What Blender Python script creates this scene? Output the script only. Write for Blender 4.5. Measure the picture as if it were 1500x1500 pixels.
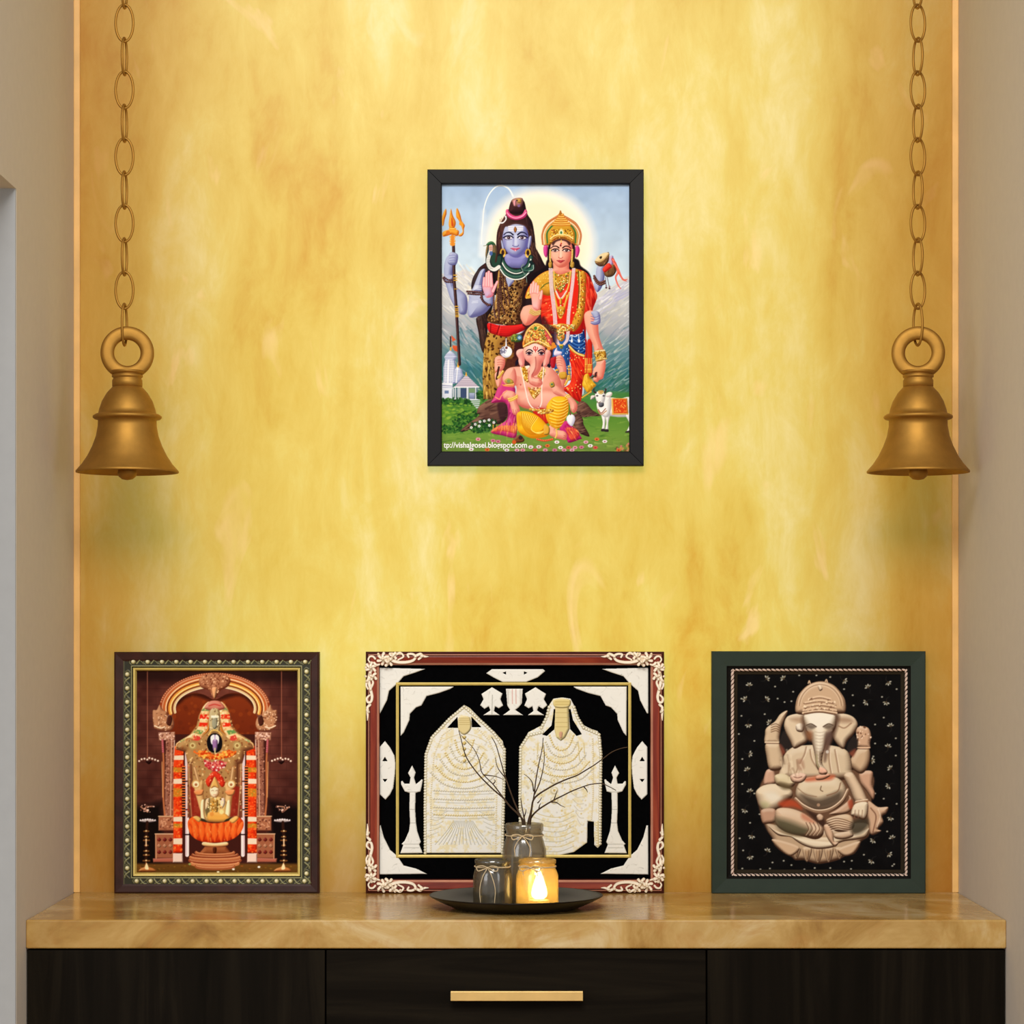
import bpy, bmesh, math, random
import numpy as np
from mathutils import Vector, Matrix
for _o in list(bpy.data.objects): bpy.data.objects.remove(_o)
SC = bpy.context.scene; COL = SC.collection
FOC, CX, CY, CZ = 3700.0, 756.0, 938.0, 1.092      # focal length (px of 1500), vanishing point, eye height
# ---- camera
cam = bpy.data.cameras.new('camera'); camo = bpy.data.objects.new('camera', cam); COL.objects.link(camo)
camo.location = (0, 0, CZ); camo.rotation_euler = (math.pi/2, 0, 0)
cam.sensor_width = 36; cam.lens = FOC/1500*36; cam.shift_x = (750-CX)/1500; cam.shift_y = (CY-750)/1500; cam.clip_start = .05
SC.camera = camo
# ---- world, lights, exposure
W_ = bpy.data.worlds.new('room_light'); SC.world = W_; W_.use_nodes = True
W_.node_tree.nodes['Background'].inputs[0].default_value = (1.0, .97, .93, 1); W_.node_tree.nodes['Background'].inputs[1].default_value = .42
def area(name, loc, target, sx, sy, watts, col):
    l = bpy.data.lights.new(name, 'AREA'); l.shape = 'RECTANGLE'; l.size = sx; l.size_y = sy; l.energy = watts; l.color = col
    o = bpy.data.objects.new(name, l); COL.objects.link(o); o.location = loc
    o.rotation_euler = (Vector(target)-Vector(loc)).to_track_quat('-Z', 'Y').to_euler(); return o
area('ceiling_light', (-.15, .5, 2.75), (0, 3.4, 1.2), 1.3, .9, 62, (1, .96, .90))
area('side_fill', (-2.3, .6, 1.5), (.4, 3.2, 1.15), 1.2, 1.6, 14, (.95, .97, 1))  # unseen fill on the left, added to light the right wall
area('side_fill', (2.3, .6, 1.5), (-.4, 3.2, 1.15), 1.2, 1.6, 12, (.95, .97, 1))  # unseen fill on the right, added to light the left wall
# LED panels glowing behind the translucent stone
area('backlight', (0, 3.54, 1.66), (0, 3.0, 1.66), .93, 1.36, 3.8, (.89, 1, .98))
area('backlight', (0, 3.54, .96), (0, 3.0, .96), .92, .26, .46, (1, .97, .85))
vs = SC.view_settings; vs.view_transform = 'Standard'; vs.look = 'None'; vs.exposure = .2; vs.gamma = 1; vs.use_curve_mapping = False
SC.display_settings.display_device = 'sRGB'
# ---- small helpers
def at(px, py, Y): return ((px-CX)*Y/FOC, Y, CZ-(py-CY)*Y/FOC)
def lin(c):
    c = np.asarray(c, float); return np.where(c <= .04045, c/12.92, ((c+.055)/1.055)**2.4)
def rgb(r, g, b): return tuple(lin(np.array([r, g, b])/255))+(1,)
class Mat:
    def __init__(s, name):
        s.m = bpy.data.materials.new(name); s.m.use_nodes = True; s.t = s.m.node_tree; s.t.nodes.clear()
        s.out = s.n('ShaderNodeOutputMaterial')
    def n(s, k, **kw):
        o = s.t.nodes.new(k)
        for a, v in kw.items(): setattr(o, a, v)
        return o
    def l(s, a, b): s.t.links.new(a, b)
    def noise(s, scale, detail=4, rough=.55, dist=0, coord='Object'):
        tc = s.n('ShaderNodeTexCoord'); mp = s.n('ShaderNodeMapping'); mp.inputs['Scale'].default_value = scale; s.l(tc.outputs[coord], mp.inputs[0])
        t = s.n('ShaderNodeTexNoise'); t.inputs['Scale'].default_value = 1; t.inputs['Detail'].default_value = detail; t.inputs['Roughness'].default_value = rough; t.inputs['Distortion'].default_value = dist
        s.l(mp.outputs[0], t.inputs['Vector']); return t.outputs['Fac']
    def ramp(s, fac, stops):
        r = s.n('ShaderNodeValToRGB'); e = r.color_ramp.elements
        while len(e) < len(stops): e.new(.5)
        for q, (p, c) in zip(e, stops): q.position = p; q.color = c
        s.l(fac, r.inputs[0]); return r.outputs[0]
    def mix(s, fac, a, b, mode='MIX'):
        m = s.n('ShaderNodeMix', data_type='RGBA', blend_type=mode)
        for i, v in ((0, fac), (6, a), (7, b)):
            if hasattr(v, 'is_linked'): s.l(v, m.inputs[i])
            else: m.inputs[i].default_value = v
        return m.outputs[2]
    def pbr(s, col, rough=.5, metal=0, spec=.5, bump=None, bs=.2, bd=.002, **kw):
        b = s.n('ShaderNodeBsdfPrincipled')
        if hasattr(col, 'is_linked'): s.l(col, b.inputs['Base Color'])
        else: b.inputs['Base Color'].default_value = col
        if hasattr(rough, 'is_linked'): s.l(rough, b.inputs['Roughness'])
        else: b.inputs['Roughness'].default_value = rough
        b.inputs['Metallic'].default_value = metal; b.inputs['Specular IOR Level'].default_value = spec
        for k, v in kw.items(): b.inputs[k].default_value = v
        if bump is not None:
            n = s.n('ShaderNodeBump'); n.inputs['Strength'].default_value = bs; n.inputs['Distance'].default_value = bd; s.l(bump, n.inputs['Height']); s.l(n.outputs[0], b.inputs['Normal'])
        s.l(b.outputs[0], s.out.inputs[0]); return s
def plain(name, c, rough=.5, metal=0, spec=.5, vary=.12, sc=40):
    m = Mat(name); f = m.noise((sc, sc, sc)); d = tuple(x*(1-vary) for x in c[:3])+(1,); u = tuple(min(1, x*(1+vary)) for x in c[:3])+(1,)
    return m.pbr(m.ramp(f, [(.3, d), (.7, u)]), rough, metal, spec).m
def ink(name, rough=.5, spec=.12, metal=0):
    m = Mat(name); a = m.n('ShaderNodeAttribute', attribute_name='ink'); return m.pbr(a.outputs['Color'], rough, metal, spec).m
def new_mesh(name, verts, faces, mats, parent=None, smooth=False, mi=None, loc=None):
    me = bpy.data.meshes.new(name); me.from_pydata([tuple(v) for v in verts], [], [tuple(f) for f in faces])
    for m in (mats if isinstance(mats, (list, tuple)) else [mats]): me.materials.append(m)
    if mi is not None: me.polygons.foreach_set('material_index', np.asarray(mi, np.int32))
    if smooth: me.polygons.foreach_set('use_smooth', np.ones(len(me.polygons), bool))
    me.update(); o = bpy.data.objects.new(name, me); COL.objects.link(o)
    if parent: o.parent = parent
    if loc: o.location = loc
    return o
def bevel(o, w, seg=2):
    m = o.modifiers.new('soft_edges', 'BEVEL'); m.width = w; m.segments = seg; m.limit_method = 'ANGLE'; return o
def boxes(name, bs, mats, parent=None, mi=None):
    V, Fc, M = [], [], []
    for k, (x0, x1, y0, y1, z0, z1) in enumerate(bs):
        n = len(V); V += [(x, y, z) for x in (x0, x1) for y in (y0, y1) for z in (z0, z1)]
        Fc += [tuple(n+i for i in f) for f in ((0, 1, 3, 2), (4, 6, 7, 5), (0, 4, 5, 1), (2, 3, 7, 6), (0, 2, 6, 4), (1, 5, 7, 3))]; M += [mi[k] if mi else 0]*6
    return new_mesh(name, V, Fc, mats, parent, mi=M)
def lathe(name, prof, mat, parent=None, seg=48, loc=None, closed=False):
    V, Fc = [], []; n = len(prof)
    for r, z in prof:
        for k in range(seg): t = 2*math.pi*k/seg; V.append((r*math.cos(t), r*math.sin(t), z))
    for i in range(n if closed else n-1):
        j = (i+1) % n
        for k in range(seg): q = (k+1) % seg; Fc.append((i*seg+k, i*seg+q, j*seg+q, j*seg+k))
    o = new_mesh(name, V, Fc, mat, parent, True, loc=loc); bm = bmesh.new(); bm.from_mesh(o.data)
    bmesh.ops.remove_doubles(bm, verts=bm.verts, dist=1e-6); bmesh.ops.recalc_face_normals(bm, faces=bm.faces); bm.to_mesh(o.data); bm.free(); return o
def smoothpts(p, n=6, closed=False):
    p = [np.array(q, float) for q in p]
    if closed: a = [p[-1]]+p+[p[0], p[1]]
    else: a = [2*p[0]-p[1]]+p+[2*p[-1]-p[-2]]
    o = []
    for i in range(1, len(a)-2):
        for t in np.linspace(0, 1, n, endpoint=False): o.append(.5*(2*a[i]+(a[i+1]-a[i-1])*t+(2*a[i-1]-5*a[i]+4*a[i+1]-a[i+2])*t*t+(3*a[i]-a[i-1]-3*a[i+1]+a[i+2])*t**3))
    if not closed: o.append(a[-2])
    return o
def tube(paths, seg=8):
    """paths: list of (points, r0, r1, closed); returns verts, faces"""
    V, Fc = [], []
    for p, r0, r1, closed in paths:
        p = [Vector(q) for q in p]; n = len(p); b0 = len(V); up = Vector((.31, .22, .92))
        for i, q in enumerate(p):
            t = (p[(i+1) % n]-p[i-1]) if closed else (p[min(i+1, n-1)]-p[max(i-1, 0)])
            t.normalize(); u = t.cross(up)
            if u.length < .05: u = t.cross(Vector((1, 0, 0)))
            u.normalize(); w = t.cross(u); r = r0+(r1-r0)*i/max(1, n-1)
            for k in range(seg): a = 2*math.pi*k/seg; V.append(q+u*(r*math.cos(a))+w*(r*math.sin(a)))
        for i in range(n if closed else n-1):
            j = (i+1) % n
            for k in range(seg): m = (k+1) % seg; Fc.append((b0+i*seg+k, b0+i*seg+m, b0+j*seg+m, b0+j*seg+k))
        if not closed: Fc.append(tuple(b0+k for k in range(seg))[::-1]); Fc.append(tuple(b0+(n-1)*seg+k for k in range(seg)))
    return V, Fc
def tag(o, label, cat, group=None):
    o['label'] = label; o['category'] = cat
    if group: o['group'] = group
    return o
def thing(name, label, cat, loc=(0, 0, 0), group=None):
    o = bpy.data.objects.new(name, None); COL.objects.link(o); o.location = loc; o.empty_display_size = .05; bpy.context.view_layer.update(); return tag(o, label, cat, group)
def structure(o): o['kind'] = 'structure'; return o
F = np.float32
def xf(ox, oy, s):
    def q(t):
        v = np.array(t.split(), dtype=float).reshape(-1, 2)
        return v / s + np.array([ox, oy])
    return q
def spl(p, closed=False, n=5):
    p = np.asarray(p, float)
    if len(p) < 3: return p
    if closed: a = np.vstack([p[-1], p, p[0], p[1]])
    else: a = np.vstack([2*p[0]-p[1], p, 2*p[-1]-p[-2]])
    t = np.linspace(0, 1, n, endpoint=False)[:, None]
    o = []
    for i in range(1, len(a)-2):
        p0, p1, p2, p3 = a[i-1], a[i], a[i+1], a[i+2]
        o.append(.5*(2*p1+(p2-p0)*t+(2*p0-5*p1+4*p2-p3)*t*t+(3*p1-p0-3*p2+p3)*t**3))
    o = np.vstack(o)
    return o if closed else np.vstack([o, p[-1]])
def ell(cx, cy, rx, ry=None, rot=0, n=28):
    ry = rx if ry is None else ry
    t = np.linspace(0, 2*math.pi, n, endpoint=False)
    x, y = rx*np.cos(t), ry*np.sin(t)
    c, s = math.cos(rot), math.sin(rot)
    return np.c_[cx+x*c-y*s, cy+x*s+y*c]
def resample(p, gap):
    d = np.r_[0, np.cumsum(np.hypot(*np.diff(p, axis=0).T))]
    n = max(2, int(d[-1]/gap)+1)
    u = np.linspace(0, d[-1], n)
    return np.c_[np.interp(u, d, p[:, 0]), np.interp(u, d, p[:, 1])]
def inside(p, x, y):
    r = np.zeros(np.shape(x), bool)
    for (ax, ay), (bx, by) in zip(p, np.roll(p, -1, 0)):
        if ay == by: continue
        r ^= ((ay > y) != (by > y)) & (x < (bx-ax)*(y-ay)/(by-ay)+ax)
    return r
def C(c): return np.array(c, F)/255
class Art:
    """A printed picture: ink colours laid down shape by shape on a fine grid."""
    def __init__(s, x0, y0, x1, y1, k, bg):
        s.x0, s.y0, s.k = x0, y0, k
        s.W, s.H = int(round((x1-x0)*k))+1, int(round((y1-y0)*k))+1
        s.x = (x0+np.arange(s.W)/k).astype(F); s.y = (y0+np.arange(s.H)/k).astype(F)
        s.c = np.empty((s.H, s.W, 3), F); s.c[:] = C(bg)
        s.m = None; s.z = np.zeros((s.H, s.W), F); s.cov = np.zeros((s.H, s.W), F); s.r = random.Random(7)
    def box(s, p, pad):
        a, b = p.min(0)-pad, p.max(0)+pad
        i0, i1 = max(0, int((a[0]-s.x0)*s.k)), min(s.W, int((b[0]-s.x0)*s.k)+2)
        j0, j1 = max(0, int((a[1]-s.y0)*s.k)), min(s.H, int((b[1]-s.y0)*s.k)+2)
        if i0 >= i1 or j0 >= j1: return None
        return slice(j0, j1), slice(i0, i1), s.x[None, i0:i1], s.y[j0:j1, None]
    def put(s, J, I, al, col, dz=None):
        if s.m is not None: al = al*s.m[J, I]
        s.c[J, I] = s.c[J, I]*(1-al[..., None])+al[..., None]*col
        s.cov[J, I] = np.maximum(s.cov[J, I], al)
        if dz is not None: s.z[J, I] += al*dz
    def sdf(s, p, X, Y):
        d = np.full(np.broadcast_shapes(X.shape, Y.shape), 1e9, F); sg = np.zeros(d.shape, bool)
        for (ax, ay), (bx, by) in zip(p.astype(F), np.roll(p, -1, 0).astype(F)):
            ex, ey = bx-ax, by-ay; L = ex*ex+ey*ey
            if L < 1e-9: continue
            wx, wy = X-ax, Y-ay
            t = np.clip((wx*ex+wy*ey)/L, 0, 1)
            d = np.minimum(d, (wx-ex*t)**2+(wy-ey*t)**2)
            if ay != by: sg ^= ((ay > Y) != (by > Y)) & (X < ex*(Y-ay)/ey+ax)
        d = np.sqrt(d)
        return np.where(sg, -d, d)
    def fill(s, p, c, c2=None, hor=0, R=0, sh=None, hl=None, ks=.9, kh=.7, soft=.9, cv=1, a=1, z=None, L=(-.45, -.5, .74)):
        p = np.asarray(p, float)
        if cv: p = spl(p, True)
        b = s.box(p, soft+.5)
        if b is None: return
        J, I, X, Y = b
        d = s.sdf(p, X, Y)
        al = np.clip(.5-d/soft, 0, 1)*a
        col = np.broadcast_to(C(c), d.shape+(3,)).copy()
        if c2 is not None:
            lo, hi = p.min(0), p.max(0)
            t = np.clip((X-lo[0])/(hi[0]-lo[0]) if hor else (Y-lo[1])/(hi[1]-lo[1]), 0, 1)+0*d
            col = col*(1-t[..., None])+C(c2)*t[..., None]
        dz = None
        if R:
            q = np.clip(-d, 0, R); h = np.sqrt(np.maximum(R*R-(R-q)**2, 0)+.02)
            if min(h.shape) > 2:
                gy, gx = np.gradient(h, 1/s.k)
                n = 1/np.sqrt(gx*gx+gy*gy+1); lam = (-(gx*L[0]+gy*L[1])+L[2])*n/L[2]
                dk = np.clip(1-lam, 0, 1)*ks; lt = np.clip(lam-1, 0, 1)*kh
                S = C(sh) if sh is not None else C(c)*.45
                Hh = C(hl) if hl is not None else C(c)*.4+.6
                col = col*(1-dk[..., None])+S*dk[..., None]
                col = col*(1-lt[..., None])+Hh*lt[..., None]
            if z: dz = h/R*z
        elif z: dz = np.full(d.shape, z, F)
        s.put(J, I, al, col, dz)
    def line(s, p, w, c, w2=None, soft=.8, cv=1, a=1, z=None):
        p = np.asarray(p, float)
        if cv: p = spl(p, False)
        w2 = w if w2 is None else w2
        b = s.box(p, max(w, w2)/2+soft)
        if b is None: return
        J, I, X, Y = b
        n = len(p)-1; al = None
        for i in range(n):
            ax, ay = p[i]; ex, ey = p[i+1]-p[i]; L = max(ex*ex+ey*ey, 1e-9)
            t = np.clip(((X-ax)*ex+(Y-ay)*ey)/L, 0, 1)
            d = np.sqrt((X-ax-ex*t)**2+(Y-ay-ey*t)**2)
            ww = w+(w2-w)*(i+t)/n
            v = np.clip((ww/2-d)/soft+.5, 0, 1)*np.minimum(1, ww/soft*1.2)
            al = v if al is None else np.maximum(al, v)
        s.put(J, I, (al*a).astype(F), C(c), None if z is None else np.full(al.shape, z, F))
    def dot(s, x, y, r, c, ry=None, rot=0, soft=.8, a=1, z=None):
        ry = ry or r; p = np.array([[x, y]])
        b = s.box(p, max(r, ry)+soft)
        if b is None: return
        J, I, X, Y = b
        cs, sn = math.cos(rot), math.sin(rot)
        u = ((X-x)*cs+(Y-y)*sn)/r; v = (-(X-x)*sn+(Y-y)*cs)/ry
        d = (np.sqrt(u*u+v*v)-1)*min(r, ry)
        al = np.clip(.5-d/soft, 0, 1)*a
        s.put(J, I, al.astype(F), C(c), None if z is None else (np.sqrt(np.clip(1-u*u-v*v, 0, 1))*z).astype(F))
    def beads(s, p, gap, r, c, hi=None, cv=1, a=1, z=None):
        p = spl(np.asarray(p, float)) if cv else np.asarray(p, float)
        for x, y in resample(p, gap):
            s.dot(x, y, r, c, a=a, z=z)
            if hi is not None: s.dot(x-r*.3, y-r*.3, r*.5, hi, a=a)
    def clip(s, p=None, cv=1, soft=.9):
        if p is None: s.m = None; return
        p = spl(np.asarray(p, float), True) if cv else np.asarray(p, float)
        s.m = np.zeros((s.H, s.W), F); b = s.box(p, soft)
        if b is None: return
        J, I, X, Y = b
        s.m[J, I] = np.clip(.5-s.sdf(p, X, Y)/soft, 0, 1)
    def pts(s, p, n):
        lo, hi = p.min(0), p.max(0); o = []
        while len(o) < n:
            x = np.array([s.r.uniform(lo[0], hi[0]) for _ in range(n*2)]); y = np.array([s.r.uniform(lo[1], hi[1]) for _ in range(n*2)])
            k = inside(p, x, y); o += list(zip(x[k], y[k]))
            if not k.any(): break
        return o[:n]
    def specks(s, p, n, r, cols, ar=1, rot=None, a=1, cv=1):
        p = spl(np.asarray(p, float), True) if cv else np.asarray(p, float)
        for x, y in s.pts(p, n):
            q = r*s.r.uniform(.6, 1.3)
            s.dot(x, y, q, s.r.choice(cols), q*ar, s.r.uniform(0, 3.1) if rot is None else rot, a=a)
    def streaks(s, p, n, ln, w, ang, cols, a=.5, jit=.25, cv=1, bend=.15, soft=1.2):
        p = spl(np.asarray(p, float), True) if cv else np.asarray(p, float)
        for x, y in s.pts(p, n):
            t = ang+s.r.uniform(-jit, jit); l = ln*s.r.uniform(.5, 1.3)
            dx, dy = math.cos(t)*l/2, math.sin(t)*l/2; k = s.r.uniform(-bend, bend)
            s.line([[x-dx, y-dy], [x-dy*k, y+dx*k], [x+dx, y+dy]], w*s.r.uniform(.6, 1.4), s.r.choice(cols), .3, a=a*s.r.uniform(.5, 1), soft=soft)
def noise(H, W, cell, seed):
    g = np.random.RandomState(seed).rand(int(H/cell)+3, int(W/cell)+3).astype(F)
    y, x = np.arange(H)/cell, np.arange(W)/cell
    i, j = y.astype(int), x.astype(int); u, v = y-i, x-j
    u = (u*u*(3-2*u))[:, None].astype(F); v = (v*v*(3-2*v))[None].astype(F)
    a, b, c, d = g[i][:, j], g[i][:, j+1], g[i+1][:, j], g[i+1][:, j+1]
    return (a*(1-v)+b*v)*(1-u)+(c*(1-v)+d*v)*u
def soften(A):
    v = np.clip(A.c, 0, 1); p = np.pad(v, ((1, 1), (1, 1), (0, 0)), 'edge')
    A.c = v*.4+.15*(p[:-2, 1:-1]+p[2:, 1:-1]+p[1:-1, :-2]+p[1:-1, 2:])
def art_family():
    A = Art(645, 266, 926, 663, 1.7, (170, 196, 226)); s = 9.375
    a, b, c, d, e, f = (xf(*o, s) for o in ((640, 260), (770, 290), (640, 390), (770, 430), (640, 505), (770, 505)))
    H, W = A.H, A.W; X, Y = A.x[None, :], A.y[:, None]
    fl, ln = A.fill, A.line
    # sky, halo
    t = np.clip((Y-266)/130, 0, 1)[..., None]+0*X[..., None]
    A.c[:] = C((166, 193, 226))*(1-t)+C((206, 226, 240))*t
    A.c += ((noise(H, W, 40, 3)*.6+noise(H, W, 14, 4)*.4-.5)*.09)[..., None]
    r = np.sqrt(((X-790)/80)**2+((Y-358)/82)**2)
    k = np.clip((1.12-r)/.22, 0, 1)[..., None]; A.c = A.c*(1-k)+k*C((253, 250, 240))
    k = np.clip((1.0-r)/.28, 0, 1)[..., None]; A.c = A.c*(1-k)+k*C((250, 240, 208))
    # mountains
    def mount(p, ang, seed):
        A.clip(p, cv=0, soft=2.5)
        t = np.clip((Y-392)/178, 0, 1)+.12*(noise(H, W, 22, seed)-.5)
        st = [(-.2, (232, 232, 232)), (.25, (205, 206, 206)), (.5, (168, 172, 180)), (.68, (108, 144, 150)), (.85, (62, 116, 122)), (1.1, (58, 112, 82))]
        col = np.stack([np.interp(t, [q[0] for q in st], [q[1][i]/255 for q in st]) for i in range(3)], -1)+0*X[..., None]
        A.put(slice(0, H), slice(0, W), np.ones((H, W), F), col.astype(F))
        P = np.asarray(p)
        A.streaks(P, 170, 26, 2.2, ang, [(245, 245, 242), (225, 222, 210), (150, 158, 178), (196, 196, 216), (215, 208, 190)], .5)
        A.streaks(P+[0, 60], 130, 24, 2.2, ang, [(110, 150, 160), (160, 178, 190), (70, 112, 125), (120, 140, 165)], .4)
        A.clip()
    mount(a('50 1300 180 1330 280 1290 370 1240 430 1270 560 1330 800 1500 800 3000 -60 3000 -60 1340'), .75, 5)
    mount(b('900 1420 1000 1290 1120 1210 1200 1195 1300 1110 1440 1050 1560 1020 1560 2700 800 2700'), -.65, 6)
    A.streaks(b('1000 1400 1440 1100 1440 1300 1000 1600'), 60, 30, 2.5, -.6, [(250, 250, 252), (190, 188, 222), (170, 172, 205)], .6)
    A.streaks(c('70 60 560 60 560 600 70 600'), 70, 26, 2.5, .8, [(250, 250, 246), (232, 226, 206), (196, 196, 200)], .55)
    A.streaks(c('330 950 620 950 620 1500 330 1500'), 40, 22, 3, .9, [(60, 120, 140), (110, 165, 180), (40, 95, 110)], .5)
    A.streaks(d('1000 1000 1440 1000 1440 1330 950 1330'), 60, 20, 3, -.6, [(40, 105, 110), (60, 125, 110), (35, 90, 80)], .5)
    # meadow
    mp = e('50 640 500 700 700 640 900 700')
    A.clip(np.vstack([e('-60 720 300 700 650 640 900 760'), f('700 700 1000 640 1560 640 1560 1600'), e('-60 1600')]), cv=0, soft=4)
    t = np.clip((Y-572)/92, 0, 1)
    st = [(0, (70, 128, 70)), (.35, (88, 138, 52)), (.7, (112, 150, 62)), (1, (118, 140, 66))]
    col = np.stack([np.interp(t, [q[0] for q in st], [q[1][i]/255 for q in st]) for i in range(3)], -1)+0*X[..., None]
    A.put(slice(0, H), slice(0, W), np.ones((H, W), F), col.astype(F))
    G = np.array([[645, 575], [926, 572], [926, 663], [645, 663]])
    A.streaks(G, 420, 14, 2, 0, [(60, 105, 36), (140, 172, 70), (165, 185, 92), (78, 125, 48), (120, 160, 60)], .5)
    A.streaks(f('1000 640 1440 640 1440 760 1000 760'), 30, 18, 3, 0, [(90, 150, 95), (60, 120, 70)], .5)
    A.clip()
    # temple
    fl(e('84 530 88 300 112 195 98 160 130 112 180 62 240 112 274 160 240 200 262 300 240 530'), (205, 212, 236), (226, 230, 244), cv=0, R=4, sh=(120, 128, 170))
    for v in range(210, 520, 24): ln(e(f'84 {v} 250 {v}'), .7, (110, 118, 165), a=.75)
    for u in (110, 135, 185, 210): ln(e(f'{u+10} 210 {u} 520'), .8, (255, 255, 255), a=.7)
    ln(e('160 200 150 520'), 2.2, (250, 250, 255), a=.8)
    for v in (120, 140, 165, 185): ln(e(f'112 {v} 262 {v}'), .8, (130, 138, 180), a=.8)
    fl(e('205 520 240 340 285 270 340 340 362 420 330 480 290 520'), (214, 220, 240), (190, 198, 226), cv=0, R=4, sh=(120, 128, 170))
    for v in range(350, 500, 22): ln(e(f'232 {v} 350 {v}'), .7, (110, 118, 165), a=.75)
    ln(e('285 290 262 510'), 1.6, (252, 252, 255), a=.8)
    fl(e('68 515 215 515 205 735 68 735'), (238, 240, 246), (214, 220, 236), cv=0)
    fl(e('104 620 160 620 160 662 104 662'), (110, 130, 170), cv=0); ln(e('68 548 215 560'), 1.2, (150, 155, 190)); ln(e('68 575 215 582'), .9, (170, 176, 205))
    fl(e('205 600 560 570 545 742 205 735'), (120, 140, 160), (90, 110, 120), cv=0, a=.85)
    fl(e('325 590 410 590 405 720 325 720'), (62, 78, 112), cv=0)
    for u in (222, 250, 290, 312, 412, 425, 530): ln(e(f'{u} 580 {u} 735'), 1.1, (238, 240, 246))
    fl(e('436 590 520 590 520 650 436 650'), (120, 150, 110), cv=0); fl(e('445 655 515 655 512 735 445 735'), (176, 186, 214), (110, 120, 160), cv=0)
    fl(e('235 572 400 400 575 572'), (216, 206, 216), (198, 188, 204), cv=0)
    for v in (430, 455, 480, 505, 530, 552): ln(e(f'{400-(v-400)*.95:.0f} {v} {400+(v-400):.0f} {v}'), .7, (140, 120, 145), a=.8)
    ln(e('235 574 575 572'), 1.4, (250, 246, 250)); ln(e('200 735 560 745'), 1.4, (225, 230, 240))
    for v in range(5): fl(e(f'{440+v*22} {745+v*26} {600-v*6} {742+v*26} {590-v*4} {756+v*26} {450+v*22} {760+v*26}'), (205, 212, 224), cv=0)
    for p, w in (('290 230 290 290', 3), ('400 370 400 410', 2.4), ('187 -10 187 60', 2.4)): ln(e(p), w*.4, (232, 170, 50), w)
    ln(c('185 960 185 1090'), 2.2, (60, 50, 50)); fl(c('195 935 262 1000 210 1025'), (216, 96, 60), cv=0); fl(c('212 1075 292 1085 290 1170 240 1150 212 1110'), (222, 98, 58), (190, 80, 50), cv=0)
    # shrubs and grass by the temple
    for p, n in (('70 730 420 740 470 850 300 830 70 800', 110), ('220 1010 330 920 500 880 560 960 420 1110 240 1100', 140), ('70 1090 330 1120 400 1180 70 1200', 90), ('500 1040 780 1010 800 1130 640 1200 440 1160', 120), ('560 640 660 640 660 760 560 730', 40)):
        A.specks(e(p), n, 2.2, [(30, 76, 34), (44, 98, 40), (24, 58, 30), (70, 120, 50)], .6, a=.85)
    A.specks(e('70 820 400 800 500 900 240 1010 70 1000'), 120, 2.4, [(120, 160, 50), (88, 138, 46), (150, 180, 66), (60, 110, 40)], .5, 0, a=.6)
    A.specks(f('1300 1380 1440 1360 1440 1450 1230 1450'), 40, 1.6, [(190, 150, 80), (120, 90, 50), (210, 120, 120), (90, 110, 50)], a=.9)
    # rocks
    def rock(p, seed):
        fl(p, (120, 84, 70), (84, 56, 50), R=9, sh=(48, 28, 28), hl=(190, 150, 124), kh=.9)
        A.clip(p); A.streaks(np.asarray(p), 34, 16, 2.4, -.3, [(66, 40, 36), (150, 112, 92), (52, 30, 30), (172, 132, 108)], .55); A.clip()
    rock(e('320 1180 400 1100 480 1040 580 960 550 930 570 850 640 790 760 730 960 780 1000 900 920 1050 800 1090 660 1060 520 1110 400 1175'), 1)
    rock(f('690 900 740 768 830 790 920 890 1030 965 900 975 780 985'), 2); rock(f('650 960 740 940 790 1020 800 1090 880 1245 790 1230 680 1160'), 3)
    fl(e('830 800 960 800 980 900 900 1040 860 1000'), (52, 26, 34), a=.7, soft=3)
    A.specks(e('500 1060 780 1020 800 1130 640 1190 460 1160'), 90, 2, [(38, 84, 44), (24, 60, 34), (70, 116, 60)], .6, a=.9)
    for q in e('590 1050 580 1110 470 1130 715 1025 780 1060 650 1040 720 1100 525 1085'):
        for k in range(5): A.dot(q[0]+1.3*math.cos(k*1.26), q[1]+1.3*math.sin(k*1.26), .8, (240, 238, 244))
    # petals on the grass
    cl = [(226, 150, 170), (206, 120, 150), (230, 170, 190), (222, 110, 60), (230, 222, 226), (240, 238, 240), (214, 90, 80)]
    for i, q in enumerate(np.vstack([e('565 1290 770 1310 1290 1395 690 1435 960 1440 470 1430 1410 1395 1180 1440 840 1320 1100 1440'), f('300 1380 180 1395 480 1405 590 1405 680 1405 770 1400 830 1330 980 1290 1090 1320 890 1380 960 1405 270 1440 400 1440 640 1440 1280 1440 70 1400 430 1330 130 1440 530 1440')])):
        for k in range(6): A.dot(q[0]+2.3*math.cos(k*1.05), q[1]+1.5*math.sin(k*1.05), 1.5, cl[i % 7], 1)
        A.dot(q[0], q[1]+.2, 1.1, (150, 40, 60) if i % 7 not in (3,) else (120, 50, 20), .8)
    # cow
    ww, ws = (244, 243, 240), (168, 166, 170)
    fl(f('1080 720 1180 715 1300 730 1450 725 1450 990 1380 985 1270 985 1150 970 1080 950'), ww, R=8, sh=ws)
    fl(f('1380 960 1450 940 1450 1160 1420 1190 1390 1185 1430 1080'), ww, R=4, sh=ws)
    for p in ('1040 930 1105 950 1098 1060 1085 1160 1050 1162 1062 1060', '1100 930 1165 930 1140 1060 1135 1165 1098 1165 1112 1060'): fl(f(p), ww, R=4, sh=ws)
    for p in ('1045 1150 1088 1150 1082 1182 1040 1180', '1092 1155 1138 1155 1140 1188 1086 1186', '1385 1180 1425 1175 1420 1200 1370 1198'): fl(f(p), (50, 44, 44))
    fl(f('1090 700 1170 720 1175 880 1130 985 1040 960 990 880 985 780'), ww, R=7, sh=ws)
    fl(f('960 690 905 690 893 740 912 745 950 720'), (236, 220, 214), R=3); fl(f('1110 660 1150 640 1190 650 1185 690 1150 712 1105 700'), ww, R=4, sh=(190, 170, 170))
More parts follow.
